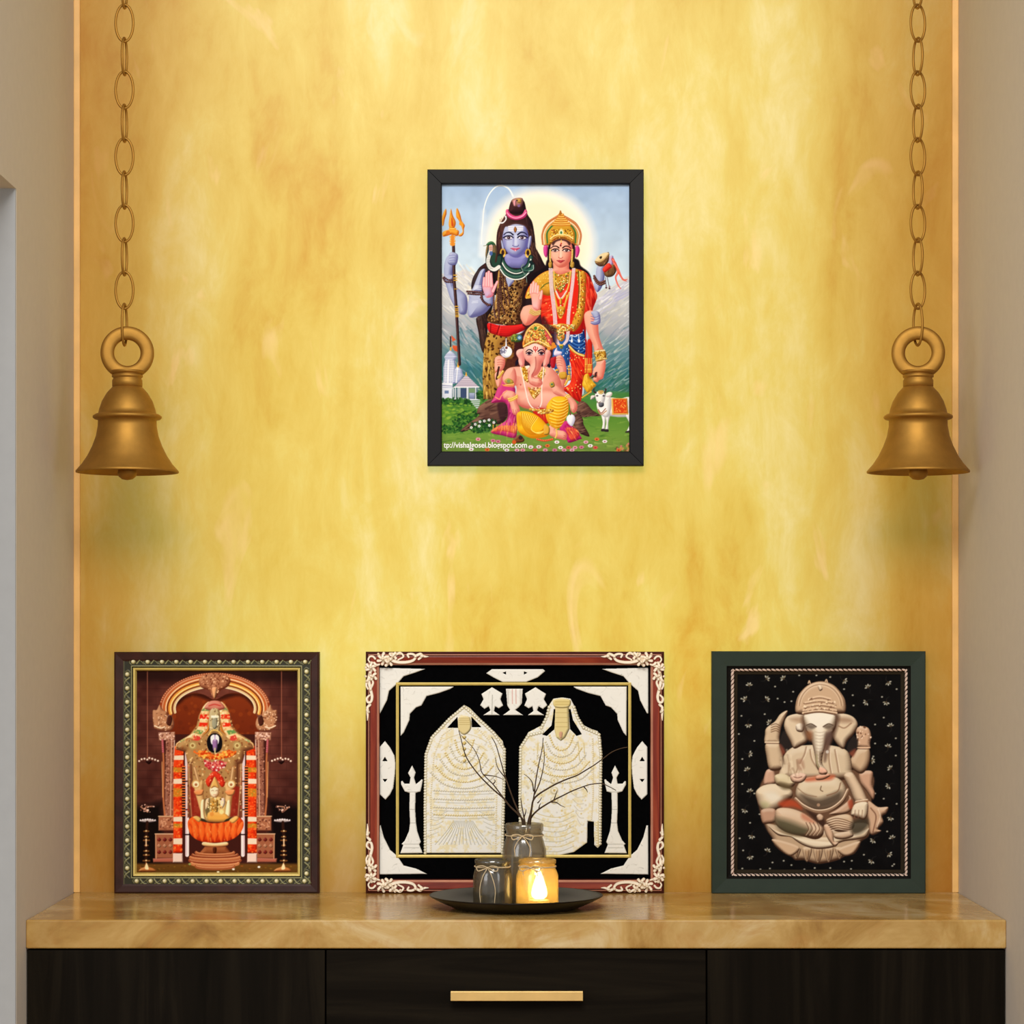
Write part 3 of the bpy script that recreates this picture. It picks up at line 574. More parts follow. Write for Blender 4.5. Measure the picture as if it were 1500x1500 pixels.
    A.dot(*b('482 638')[0], 1.4, (130, 30, 34), 1.7); ln(b('490 565 490 600'), 1.4, (236, 190, 100)); A.dot(*b('490 612')[0], 1.1, (200, 50, 40))
    for x, k in ((405, 1), (563, -1)):
        ln(b(f'{x-56*k} 676 {x-25*k} 652 {x+20*k} 650 {x+52*k} 672'), 1.1, (44, 20, 22), 2)
        fl(b(f'{x-50*k} 712 {x-15*k} 694 {x+25*k} 694 {x+46*k} 708 {x+20*k} 722 {x-15*k} 724'), (240, 224, 220)); A.dot(*b(f'{x} 707')[0], 2.2, (50, 22, 24), 1.8); A.dot(*b(f'{x-5} 700')[0], .6, (240, 220, 220))
        ln(b(f'{x-56*k} 710 {x-15*k} 688 {x+28*k} 688 {x+54*k} 708'), 1.6, (36, 16, 20)); ln(b(f'{x-45*k} 718 {x} 730 {x+40*k} 722'), .8, (150, 80, 76), a=.7)
    ln(b('468 700 462 770 458 800'), 1.3, (214, 124, 104), a=.5, soft=2); ln(b('484 700 482 795'), 2.4, (255, 232, 216), a=.6, soft=2.5)
    ln(b('452 802 465 812 482 818 500 812 512 800'), 1, (196, 96, 84)); fl(b('430 846 465 836 482 842 500 836 535 846 500 872 480 880 460 872'), (214, 84, 88), R=3, sh=(160, 40, 50)); ln(b('428 846 482 854 537 846'), .7, (130, 30, 44))
    for x in (340, 645): A.beads(b(f'{x} 700 {x-4} 800 {x+(8 if x < 400 else -20)} 920'), 2.2, 1.4, (206, 160, 66), (255, 236, 160)); A.dot(*b(f'{x} 880')[0], 2.2, (190, 140, 60)); fl(b(f'{x-24} 880 {x+24} 880 {x+20} 945 {x-16} 945'), (196, 150, 60), R=3)
    # drum held high on the right
    fl(b('985 930 1080 900 1090 1000 1080 1120 1040 1230 985 1280 940 1200 960 1100'), bs, R=8, **sk)
    for k in (0, 30): A.beads(b(f'945 {1060+k} 985 {1125+k} 1030 {1150+k} 1085 {1130+k}'), 2.4, 1.7, (60, 30, 34), (160, 110, 90))
    fl(b('1150 800 1200 780 1210 860 1190 920 1150 900'), (196, 170, 206), R=4, **sk)
    fl(b('960 850 1000 920 1080 920 1140 860 1150 760 1120 735'), (120, 84, 56), R=5, sh=(56, 34, 24)); fl(b('1075 1000 1110 1070 1200 1060 1250 980 1215 900 1130 930'), (120, 84, 52), R=5, sh=(56, 34, 24))
    A.streaks(b('1090 960 1230 930 1230 1000 1110 1060'), 14, 9, .8, 1.9, [(50, 30, 20), (190, 150, 90)], .8); A.streaks(b('980 880 1140 800 1130 860 1050 920'), 14, 8, .8, 1.9, [(50, 30, 20), (190, 150, 90)], .8)
    fl(b('955 855 985 800 1050 750 1120 735 1150 755 1120 810 1050 860 985 880'), (236, 212, 160), R=4, sh=(190, 150, 96)); fl(b('1015 800 1045 785 1050 810 1030 825'), (56, 44, 34)); ln(b('955 858 1050 870 1150 760'), 1, (120, 84, 40))
    fl(b('1060 960 1140 880 1190 930 1160 960 1090 1010'), (226, 60, 48), R=4, **rk)
    for p, w in (('1200 830 1260 950 1310 1060 1350 1110 1400 1105', 4), ('1230 880 1270 1000 1240 1080 1270 1180 1310 1235', 3.6), ('1210 870 1280 980 1330 1100 1390 1130', 3)): ln(b(p), w, (222, 70, 56), 1); ln(b(p), w*.35, (255, 160, 136), .4)
    for p in ('1100 1080 1110 1220', '1125 1080 1155 1230'): ln(b(p), .8, (80, 50, 60)); A.dot(*b(p)[1], 1.4, (80, 44, 54)); A.dot(*b(p)[1]-[0, 3], 1.1, (150, 110, 130))
    fl(d('200 400 250 300 330 420 420 480 420 700 330 760 300 600'), (50, 20, 30), a=.75, soft=4)
    # ---- seated elephant-headed child
    es, ed, eh = (240, 172, 150), (198, 96, 88), (255, 222, 206)
    ek = dict(sh=ed, hl=eh)
    # pink shawl behind
    fl(e('1060 560 900 440 930 380 870 480 820 620 780 720 750 790 900 780 960 820 980 920 960 1020 850 1100 750 1170 760 1210 900 1240 1080 1270 1095 1100 1090 950 1080 700'), (208, 62, 128), R=7, sh=(130, 22, 76), hl=(244, 150, 190))
    A.streaks(e('980 820 1090 950 1085 1180 900 1180 980 1000'), 36, 26, 1.6, 1.75, [(240, 130, 180), (140, 24, 84), (250, 160, 100)], .7)
    fl(e('750 1190 850 1110 1090 1110 1090 1200 1060 1210 900 1180'), (226, 120, 60), R=4, sh=(170, 50, 60), a=.85); A.streaks(e('770 1120 1090 1110 1085 1230 800 1190'), 40, 8, 1.2, 1.7, [(250, 206, 100), (200, 50, 70), (244, 160, 70)], .8)
    fl(f('500 1060 600 1040 660 1120 770 1270 740 1295 600 1340 560 1290 470 1170'), (196, 40, 120), R=6, sh=(120, 14, 70), hl=(250, 140, 190)); fl(f('560 1130 700 1150 740 1240 640 1310 580 1230'), (222, 84, 60), R=4, sh=(160, 30, 50)); A.streaks(f('570 1130 690 1140 740 1260 620 1310'), 24, 9, 1.2, 1, [(250, 200, 110), (250, 140, 90), (160, 20, 60)], .8)
    # back arms with axe and shell
    ln(e('830 465 870 300'), 2.6, (70, 36, 30)); fl(e('800 380 880 350 900 450 870 560 830 570 800 470'), es, R=6, **ek)
    fl(e('790 240 800 170 860 140 930 180 935 260 900 340 850 350 800 360'), es, R=7, **ek)
    for v in (200, 235, 265): ln(e(f'830 {v} 880 {v-6} 920 {v+4}'), 1, ed, a=.7)
    ln(e('850 300 820 460'), 2.8, (64, 34, 28)); A.beads(e('845 440 870 410 905 360'), 2, 2, (206, 156, 60), (255, 230, 140))
    A.dot(*c('950 1165')[0], 8.6, (206, 206, 220)); A.dot(*c('965 1160')[0], 7, (246, 246, 252)); A.dot(*c('912 1150')[0], 4.6, (136, 136, 160)); A.specks(c('870 1090 940 1090 940 1210 870 1210'), 24, .9, [(90, 90, 120), (220, 220, 236)]); ln(c('950 980 950 1130'), 1, (232, 232, 240), 3); A.dot(*c('955 1110')[0], 1.8, (110, 50, 54))
    fl(f('410 170 480 130 530 190 560 300 560 420 540 560 500 610 420 560 400 480 460 380 430 290'), es, R=9, **ek)
    for v in (180, 215, 245, 280): ln(f(f'420 {v} 460 {v-10} 500 {v}'), 1, ed, a=.7)
    fl(f('460 380 550 365 575 420 550 460 480 460'), (212, 160, 56), R=4, sh=(140, 84, 24), hl=(255, 232, 140)); A.beads(f('545 540 575 480 590 420'), 2, 1.6, (210, 150, 50), (250, 220, 120)); fl(f('410 330 455 330 450 390 415 390'), (222, 170, 64), R=2); A.dot(*f('432 362')[0], 1.4, (60, 90, 150))
    fl(f('390 90 430 30 440 70 500 90 480 130 400 140'), (236, 226, 244), R=4, sh=(170, 150, 190)); fl(f('340 190 380 160 420 160 400 300 350 300'), (180, 30, 50), R=4, **rk)
    # chest and belly
    fl(e('930 400 1000 310 1150 290 1400 290 1560 300 1660 400 1700 480 1720 560 1760 640 1780 740 1740 830 1600 880 1400 890 1200 860 1110 800 1080 700 1090 560 960 480'), es, R=24, sh=ed, hl=eh, ks=.9)
    fl(e('1090 540 1160 580 1260 560 1400 600 1500 570 1600 590 1700 540 1640 620 1500 640 1380 650 1200 630 1110 620'), (214, 112, 98), a=.4, soft=5)
    fl(e('1250 640 1480 640 1640 700 1600 830 1400 850 1200 780'), (252, 206, 188), a=.45, soft=8); A.dot(*e('1150 540')[0], 1.3, (200, 90, 90))
    fl(e('1120 700 1160 830 1300 880 1500 890 1700 850 1770 740 1790 790 1720 880 1500 930 1250 900 1130 830'), (190, 84, 74), a=.45, soft=5)
    # viewer-left arm
    fl(e('960 330 1060 310 1095 430 1080 540 1040 580 940 540 900 450'), es, R=10, **ek)
    fl(e('900 660 960 620 1060 640 1100 720 1110 790 1140 880 1130 950 1080 960 1040 930 1010 830 980 760 920 730'), es, R=9, **ek)
    for p in ('1045 880 1060 940', '1080 890 1095 945', '1110 880 1120 930'): ln(e(p), 1, ed, a=.8)
    for k in (0, 26): A.beads(e(f'{985+k*.4:.0f} {735+k} 1040 {725+k} 1100 {690+k}'), 2, 1.5, (216, 166, 60), (255, 236, 150))
    fl(e('930 480 980 450 1040 480 1050 520 990 530 950 520'), (190, 160, 70), R=3, sh=(120, 84, 30)); A.dot(*e('985 490')[0], 2.6, (130, 150, 90)); A.beads(e('920 550 980 540 1050 530'), 1.8, 1, (226, 176, 70), (255, 240, 170))
    ln(e('900 540 960 560 1050 550'), 1.4, (240, 150, 80)); ln(e('800 710 860 740 880 700 960 620'), 1.6, (246, 150, 120))
    # viewer-right arm resting on the knee
    fl(f('360 560 440 560 530 640 620 700 690 770 715 830 700 900 660 930 620 890 600 800 520 720 420 680 370 640'), es, R=9, **ek)
    for p in ('625 870 640 910', '655 880 668 925', '685 870 695 900'): ln(f(p), 1, ed, a=.8)
    fl(f('330 520 380 500 400 560 350 580'), (200, 160, 66), R=3); A.dot(*f('362 535')[0], 1.5, (60, 120, 90)); A.beads(f('535 720 565 690 590 680'), 2, 1.4, (222, 176, 70), (255, 240, 160)); A.beads(f('550 740 580 715 610 700'), 2, 1.2, (222, 176, 70), (255, 240, 160))
    # jewellery on chest
    fl(e('1165 270 1230 300 1260 420 1300 520 1200 480 1160 380'), (216, 156, 50), R=4, sh=(140, 84, 24), hl=(255, 226, 130)); fl(e('1440 330 1480 280 1480 400 1440 480 1380 430'), (216, 156, 50), R=4, sh=(140, 84, 24), hl=(255, 226, 130))
    A.specks(e('1170 280 1240 320 1290 500 1190 470'), 50, .8, [(255, 236, 150), (140, 84, 20)]); A.specks(e('1390 430 1480 300 1480 420'), 30, .8, [(255, 236, 150), (140, 84, 20)])
    fl(e('1250 570 1340 620 1430 580 1410 660 1350 730 1330 735 1290 680'), (222, 164, 60), R=5, sh=(150, 90, 30), hl=(255, 232, 140)); A.specks(e('1265 590 1420 590 1390 680 1340 725 1290 670'), 50, .8, [(255, 240, 170), (150, 90, 30)])
    A.beads(e('1150 300 1190 480 1220 620 1260 780 1330 870 1400 860 1440 780 1440 600 1460 400 1470 300'), 1.8, 1, (236, 214, 200), (255, 252, 246))
    # dhoti, legs
    fl(f('190 860 280 870 330 920 320 1060 230 1060 100 920 120 880'), (200, 40, 36), R=5, **rk); A.streaks(f('170 900 300 900 310 1060 230 1050'), 16, 9, 1, 1.3, [(250, 130, 60), (130, 10, 16)], .8)
    yk = dict(sh=(200, 120, 10), hl=(255, 240, 130)); yy = (248, 190, 36)
    p1 = e('1100 940 1170 905 1290 920 1400 980 1500 1080 1550 1160 1540 1220 1480 1260 1320 1280 1200 1240 1120 1180 1100 1080')
    fl(p1, yy, R=14, **yk); A.clip(p1)
    for k in range(9): ln(e(f'{1165+k*26} {925+k*8} {1170+k*14} {1080+k*8} {1230+k*20} {1190+k*4} {1330+k*20} {1230-k*6} {1480+k*6} {1150-k*12}'), 1.1, (206, 130, 14), a=.85); ln(e(f'{1177+k*26} {925+k*8} {1182+k*14} {1080+k*8} {1242+k*20} {1182+k*4} {1330+k*20} {1218-k*6}'), .9, (255, 236, 120), a=.8)
    A.clip(); fl(e('1115 960 1160 980 1170 1080 1130 1100 1110 1040'), (196, 120, 16), a=.4, soft=4)
    fl(f('330 1100 420 1110 440 1160 530 1180 570 1230 550 1300 480 1290 400 1270 330 1230 320 1160'), es, R=8, **ek); fl(f('260 1090 330 1130 320 1220 250 1220'), (226, 170, 60), R=3)
    for p in ('530 1240 555 1250', '520 1265 550 1275', '500 1280 535 1295'): ln(f(p), 1, ed)
    A.beads(f('420 1160 430 1220 410 1270'), 1.9, 1.2, (222, 176, 70), (255, 240, 160))
    p2 = f('310 790 380 715 480 700 560 720 590 790 590 900 550 1010 480 1120 420 1145 350 1110 300 1040 275 960 285 860')
    fl(p2, yy, R=16, **yk); A.clip(p2)
    for k in range(9): ln(f(f'{360-k*8} {760+k*42} {430} {790+k*42} {520} {780+k*40} {590} {745+k*38}'), 1.1, (206, 130, 14), a=.8); ln(f(f'{380-k*8} {752+k*42} 440 {776+k*42} 520 {766+k*40} 580 {732+k*38}'), .9, (255, 240, 130), a=.8)
    A.clip(); ln(f('330 1050 380 1110 430 1140'), 2.4, (222, 160, 40)); A.beads(f('290 840 300 960 330 1080'), 2.2, .9, (226, 150, 30))
    fl(e('1280 860 1400 880 1500 870 1600 880 1560 930 1430 950 1400 910 1280 900'), (216, 166, 62), R=3, sh=(150, 84, 30), hl=(255, 236, 150)); A.specks(e('1290 870 1590 885 1560 925 1420 940'), 50, .7, [(255, 240, 170), (150, 84, 30)])
    fl(f('570 980 620 945 670 970 680 1030 640 1110 590 1080 565 1030'), (246, 244, 250), R=6, sh=(180, 180, 206)); ln(f('610 900 618 950'), 2, (120, 70, 60))
    A.beads(f('160 1290 260 1310 370 1290'), 2.4, 1.6, (206, 60, 40), (250, 150, 90)); fl(e('1040 1310 1130 1230 1200 1290 1180 1330 1080 1340'), (120, 70, 40), R=3); A.dot(*e('1150 1270')[0], 3, (60, 40, 40)); A.dot(*e('1060 1330')[0], 3, (206, 90, 40))
    # ears
    fl(e('1200 70 1150 48 1100 70 1090 120 1120 180 1120 230 1150 290 1200 270'), (246, 188, 176), R=7, sh=(206, 110, 106), hl=eh); fl(e('1190 100 1150 90 1125 130 1150 200 1190 230'), (226, 130, 124), a=.55, soft=4)
    fl(f('270 80 320 60 350 110 330 180 320 240 280 290 240 270'), (246, 182, 168), R=7, sh=(206, 110, 106), hl=eh); fl(f('285 110 320 100 330 150 300 230 270 230'), (226, 130, 124), a=.5, soft=4)
    fl(e('1080 220 1110 190 1120 250 1080 280'), (30, 22, 40)); fl(f('300 260 340 260 340 300 310 300'), (30, 22, 40))
    # head and trunk
    fl(e('1190 40 1230 -20 1330 -60 1420 -50 1480 10 1490 100 1480 180 1440 260 1420 340 1380 400 1330 430 1400 440 1440 480 1450 530 1400 570 1340 560 1270 520 1250 440 1270 340 1280 260 1220 200 1190 120'), (244, 182, 162), R=15, sh=(204, 102, 92), hl=(255, 230, 216), ks=.9)
    fl(e('1240 -30 1350 -70 1450 -20 1440 60 1390 110 1350 130 1290 100 1250 50'), (252, 226, 216), a=.7, soft=8)
    ln(e('1355 160 1360 240 1350 320 1310 400'), 1.4, (170, 76, 76), a=.8, soft=1.6); ln(e('1310 400 1340 445 1400 450 1420 490'), 1.2, (190, 90, 84), a=.7); ln(e('1270 350 1255 440 1280 520 1350 560'), 1.2, (190, 90, 84), a=.6)
    fl(e('1210 290 1260 275 1275 290 1240 320'), (250, 232, 216)); A.dot(*e('1245 150')[0], 5, (246, 160, 160), a=.35, soft=5); A.dot(*e('1440 160')[0], 5, (246, 160, 160), a=.35, soft=5)
    for x, k in ((1268, 1), (1437, -1)):
        ln(e(f'{x-46*k} 90 {x-16*k} 60 {x+18*k} 60 {x+44*k} 80'), 1.1, (34, 22, 40), 2.0); fl(e(f'{x-38*k} 110 {x} 92 {x+34*k} 104 {x+28*k} 128 {x-10*k} 132'), (240, 228, 230)); A.dot(*e(f'{x} 111')[0], 2.4, (50, 26, 40), 2); ln(e(f'{x-42*k} 110 {x} 88 {x+40*k} 106'), 1.3, (34, 20, 36)); ln(e(f'{x-30*k} 128 {x} 138 {x+34*k} 128'), .9, (150, 80, 90))
    ln(e('1330 25 1330 50 1355 70 1380 50 1380 25'), 1.3, (200, 50, 50)); ln(e('1355 20 1355 90'), 1.3, (200, 50, 50)); A.dot(*e('1345 15')[0], .8, (200, 50, 50))
    # his crown
    fl(c('1180 1100 1190 980 1230 870 1300 800 1360 770 1430 790 1490 840 1560 930 1600 1040 1610 1120 1560 1140 1480 1100 1350 1050 1240 1090'), (214, 156, 66), R=8, sh=(150, 80, 40), hl=(255, 226, 140))
    fl(c('1190 960 1260 860 1300 850 1230 950 1200 1040'), (226, 110, 120), R=3); fl(c('1470 850 1560 950 1600 1080 1540 1060 1490 950'), (222, 96, 90), R=4); fl(c('1175 1040 1210 1000 1215 1080 1190 1110'), (240, 140, 50), R=3)
    A.specks(c('1230 900 1360 790 1470 860 1540 1000 1560 1100 1350 1030 1220 1090'), 240, .9, [(255, 236, 150), (150, 90, 30), (200, 60, 50), (250, 206, 90), (90, 120, 60)], cv=0)
    A.beads(c('1195 1090 1260 1050 1350 1020 1450 1040 1560 1110'), 2, 1.3, (236, 190, 90), (255, 246, 190)); A.beads(c('1200 1000 1240 890 1300 815 1360 785 1430 800 1500 860 1570 960'), 2.1, 1.2, (226, 170, 70), (255, 240, 170))
    fl(c('1355 815 1380 840 1355 865 1330 840'), (70, 130, 60)); A.dot(*c('1355 1000')[0], 1.8, (190, 50, 50))
    for q in c('1600 1060 1590 1100 1540 1120 1620 1090'): A.dot(q[0], q[1], 2.6, (222, 140, 50))
    fl(c('1010 990 1040 930 1100 920 1160 930 1170 1000 1130 1030 1060 1030'), (90, 110, 50), R=5, sh=(40, 60, 30), hl=(190, 190, 90)); A.dot(*c('1133 968')[0], 4, (60, 110, 150)); A.dot(*c('1133 970')[0], 2.2, (160, 200, 220)); A.specks(c('1020 950 1100 930 1100 1020 1030 1020'), 24, .9, [(170, 170, 70), (60, 90, 40)])
    v = np.clip(A.c, 0, 1); g = v.mean(-1, keepdims=True); v = g+(v-g)*1.0
    A.c = np.clip(v+.05*(v-.5), 0, 1)
    return A
def art_shrine():
    """Print in the gilt frame: garlanded standing idol under an arch, four-armed figure on a lotus below."""
    A = Art(191, 980, 441, 1284, 1.7, (86, 44, 36))
    a, b = xf(190, 970, 6), xf(190, 1120, 6)
    H, W = A.H, A.W; X, Y = A.x[None, :], A.y[:, None]; fl, ln = A.fill, A.line
    t = np.exp(-(((X-316)/95)**2+((Y-1080)/110)**2))
    A.c[:] = C((64, 34, 30))*(1-t[..., None])+C((142, 80, 64))*t[..., None]
    A.c += ((noise(H, W, 16, 2)-.5)*.09)[..., None]*C((255, 180, 150))
    for y in np.arange(985, 1200, 12): ln([[191, y], [441, y]], .7, (50, 26, 24), a=.5)
    for y in range(18):
        for x in np.arange(191+(y % 2)*12, 441, 24): ln([[x, 985+y*12], [x, 997+y*12]], .6, (54, 28, 26), a=.4)
    fl([[191, 980], [441, 980], [441, 1000], [191, 1000]], (34, 20, 18), cv=0, soft=14, a=.7)
    for x, y1 in ((214.5, 1112), (411.5, 1112)): ln([[x, 982], [x, y1]], 1.1, (176, 110, 84), a=.75)
    fl([[191, 1184], [236, 1176], [240, 1284], [191, 1284]], (24, 16, 14), soft=14, a=.95, cv=0); fl([[441, 1182], [392, 1172], [398, 1284], [441, 1284]], (22, 14, 14), soft=14, a=.95, cv=0)
    fl([[191, 1266], [441, 1266], [441, 1286], [191, 1286]], (112, 76, 34), (84, 56, 26), cv=0, soft=4); A.specks(np.array([[195, 1268], [438, 1268], [438, 1283], [195, 1283]]), 60, 1.4, [(150, 110, 40), (70, 44, 20), (170, 90, 40), (90, 90, 40)], .5, 0, a=.7, cv=0)
    # niche interior
    fl(a('385 640 390 420 440 320 540 275 640 285 740 330 850 280 960 275 1050 330 1090 420 1095 640'), (132, 58, 28), (110, 44, 22)); A.c += 0
    A.clip(a('385 640 390 420 440 320 540 275 640 285 740 330 850 280 960 275 1050 330 1090 420 1095 640')); A.specks(a('385 280 1090 280 1090 640 385 640'), 80, 3, [(160, 76, 30), (96, 40, 22)], a=.35); fl(a('385 400 440 300 640 270 740 320 850 270 1050 300 1095 400 960 300 740 345 540 300'), (50, 22, 16), soft=5, a=.8); A.clip()
    fl([[236, 1076], [392, 1076], [388, 1262], [240, 1262]], (70, 34, 28), cv=0)
    # arch mouldings
    def arc(rx, ry, w, col, y0=68, a0=-.06):
        th = np.linspace(math.pi*(1+a0), math.pi*(2-a0), 30); ln(np.c_[313.5+rx*np.cos(th), 970+y0+ry*np.sin(th)], w, col, cv=0)
    for rx, ry, w, col in ((78, 49, 7, (150, 66, 36)), (77, 49, 2, (214, 150, 110)), (73, 45, 5, (196, 104, 54)), (72, 45, 1.6, (240, 214, 170)), (69, 41, 2, (110, 48, 24)), (66, 38.5, 5, (224, 150, 66)), (65, 38, 1.6, (250, 222, 150)), (62, 35, 1.6, (120, 56, 26)), (59.5, 32.5, 3.4, (222, 190, 140)), (58, 31, 1, (250, 236, 200))):
        arc(rx, ry, w, col)
    th = np.linspace(math.pi*1.06, math.pi*1.94, 30); A.beads(np.c_[313.5+80*np.cos(th), 1038+51*np.sin(th)], 3.4, 1.5, (172, 100, 70), (226, 170, 130), cv=0)
    fl(a('600 160 640 120 700 100 740 95 800 105 860 130 880 170 850 220 790 250 760 300 738 330 715 300 690 250 620 220'), (168, 110, 80), R=6, sh=(90, 40, 24), hl=(236, 190, 150))
    A.specks(a('610 150 740 100 870 150 780 260 738 310 700 260'), 90, 1.2, [(236, 190, 150), (104, 50, 32), (210, 150, 110)], .6); fl(a('715 230 760 230 738 320'), (232, 170, 120), R=3)
    for m in (0, 1):
        def q(t):
            p = a(t)
            if m: p[:, 0] = 2*313.8-p[:, 0]
            return p
        fl(q('195 430 230 420 255 375 285 420 320 440 330 470 370 490 385 550 360 600 300 610 220 590 200 540'), (186, 132, 96), R=5, sh=(96, 50, 34), hl=(240, 206, 170))
        A.specks(q('200 440 330 450 370 580 220 590'), 60, 1.2, [(236, 200, 166), (110, 60, 40), (206, 150, 110)], .6)
        fl(q('330 470 365 490 350 560 315 540'), (80, 40, 30), R=2); ln(q('210 560 260 580 300 570'), 1.6, (246, 220, 190))
        # pillar
        fl(q('245 620 390 615 390 690 250 690'), (196, 146, 120), R=2, cv=0, sh=(110, 66, 50)); A.specks(q('250 625 385 620 385 685 255 685'), 40, 1, [(236, 196, 176), (130, 80, 66)], cv=0)
        def qb(t):
            p = b(t)
            if m: p[:, 0] = 2*313.8-p[:, 0]
            return p
        P = np.vstack([q('310 690 390 690'), qb('380 460 300 460')]); fl(P, (150, 96, 76), cv=0, R=3, sh=(84, 44, 36)); A.specks(P, 130, 1, [(196, 140, 116), (100, 54, 44), (176, 120, 96)], cv=0)
        ln(np.vstack([q('360 690'), qb('350 460')]), 1.6, (206, 160, 134)); ln(np.vstack([q('385 690'), qb('378 460')]), 1.2, (226, 196, 176))
        ln(np.vstack([q('280 700 290 900'), qb('288 290 300 450')]), 2.6, (184, 110, 70)); ln(np.vstack([q('276 880'), qb('282 290')]), 1, (230, 170, 110)); A.beads(q('280 690 285 790'), 2.4, 1.6, (170, 80, 90), (216, 130, 130))
        # plinth blocks
        fl(qb('245 455 400 455 400 585 245 585'), (170, 108, 78), cv=0, R=2, sh=(100, 56, 40)); fl(qb('215 610 400 610 400 830 215 830'), (160, 98, 70), cv=0, R=2, sh=(90, 50, 36)); fl(qb('195 830 400 825 400 865 200 865'), (176, 100, 80), cv=0, R=2)
        ln(qb('245 458 400 458'), 1.4, (220, 180, 140)); ln(qb('215 614 400 614'), 1.6, (216, 176, 140)); ln(qb('220 614 225 830'), 1.1, (206, 160, 120))
        A.specks(qb('260 480 390 480 390 570 260 570'), 40, 1.2, [(206, 150, 116), (116, 64, 48)], cv=0)
        for x in (250, 300, 350):
            for y in (665, 720, 775): fl(qb(f'{x-18} {y} {x} {y-20} {x+18} {y} {x} {y+16}'), ((120, 40, 34) if (x+y) % 2 else (186, 130, 96)), R=2)
        # garland of the side
        G = np.vstack([q('390 740 465 720 468 960'), qb('452 0 455 780 375 780 378 0')])
        fl(G, (226, 66, 26), cv=0, R=4, sh=(150, 30, 10), hl=(255, 150, 80)); A.clip(G, cv=0)
        A.specks(G, 150, 1.4, [(246, 104, 40), (196, 44, 18), (255, 130, 60)], cv=0, a=.8)
        for y0, y1 in (('q', (825, 862)), ('b', (130, 172)), ('b', (465, 505)), ('b', (655, 705))):
            f_ = q if y0 == 'q' else qb; fl(f_(f'370 {y1[0]} 470 {y1[0]-4} 470 {y1[1]} 370 {y1[1]}'), (246, 214, 186), cv=0)
        for y0, y1 in (('q', (930, 970)), ('b', (215, 285)), ('b', (525, 560))):
            f_ = q if y0 == 'q' else qb; fl(f_(f'370 {y1[0]} 470 {y1[0]-4} 470 {y1[1]} 370 {y1[1]}'), (206, 124, 40), cv=0); A.specks(f_(f'370 {y1[0]} 470 {y1[0]} 470 {y1[1]} 370 {y1[1]}'), 20, 1, [(170, 140, 50), (230, 150, 60)], cv=0)
        A.clip(); fl(qb('372 785 458 785 460 865 372 865'), (240, 206, 190), cv=0, R=2)
        # white strand
        ln(np.vstack([q('495 800 495 950'), qb('497 0 498 400 497 800')]), 5.4, (244, 226, 222), cv=0); ln(np.vstack([q('488 800'), qb('489 800')]), 1, (206, 176, 190), cv=0)
        for y in (150, 400, 620): ln(qb(f'470 {y} 525 {y}'), 1.8, (40, 20, 24))
        for y in range(20, 460, 24): ln(qb(f'455 {y} 480 {y}'), 1.6, (230, 120, 60)); ln(qb(f'456 {y+12} 478 {y+12}'), 1.4, (30, 20, 20))
        # hanging oil lamps and standing lamps
        A.beads(q('75 872 110 850 150 860 160 845 200 855 240 870'), 4, 1.5, (226, 196, 176), (250, 236, 220)); fl(q('130 870 185 870 160 900'), (40, 16, 14), R=2)
        fl(qb('75 500 150 480 225 500 150 512'), (196, 180, 176), R=2, sh=(90, 76, 80)); A.beads(qb('85 492 150 484 215 492'), 3.4, 1.1, (236, 226, 230))
        ln(qb('145 510 140 600 132 660 138 780 132 860'), 4, (54, 30, 22)); 
        for y, w in ((590, 5), (640, 4), (670, 6), (715, 3.4), (765, 5), (800, 6), (850, 7)): ln(qb(f'{138-w*4} {y} {138+w*4} {y}'), 2.2, (120, 76, 40)); A.dot(*qb(f'136 {y-3}')[0], 1.2, (240, 206, 150))
        ln(qb('136 660 136 720'), 1.6, (246, 206, 160)); fl(qb('85 920 125 900 135 860 155 900 205 920 215 945 80 945'), (190, 120, 66), R=4, sh=(80, 40, 20), hl=(255, 226, 180)); fl(qb('125 920 140 870 158 925'), (250, 220, 170))
        ln(qb('90 375 120 400 150 420 130 380 190 370'), 2, (170, 120, 96)); A.dot(*qb('150 405')[0], 1.8, (240, 200, 180)); A.specks(qb('80 360 210 360 180 420 100 420'), 14, 1, [(226, 180, 160), (110, 70, 60)])
    # ---- standing idol
    BX = np.vstack([a('500 790 982 790'), b('985 470 500 470')]); fl(BX, (150, 104, 66), (120, 66, 46), cv=0, soft=2); A.clip(BX, cv=0); A.specks(BX, 330, 1.7, [(206, 160, 106), (96, 52, 36), (226, 190, 140), (176, 60, 44), (190, 130, 80)], .7, cv=0, a=.85); A.clip()
    for sx in (-1, 1):
        for k in range(5): A.line(np.array([[313.6+sx*(20+k*4.6), 1108+k*2], [313.6+sx*(23+k*3.6), 1150], [313.6+sx*(18+k*4), 1196]]), 1.4, ((222, 184, 130), (110, 60, 40))[k % 2], a=.7)
    IB = np.vstack([a('740 338 800 350 840 400 880 460 900 560 960 630 1060 690 1090 760 1010 790 985 890'), b('950 0 930 460 560 460 540 0'), a('500 890 480 790 395 770 420 700 520 640 580 560 600 470 640 390 690 350')])
    fl(IB, (176, 134, 84), R=10, cv=0, sh=(96, 52, 34), hl=(244, 214, 160)); A.clip(IB, cv=0)
    A.specks(IB, 420, 1.5, [(222, 180, 120), (130, 76, 44), (240, 206, 150), (190, 120, 70), (110, 60, 40)], .7, cv=0, a=.85); A.clip()
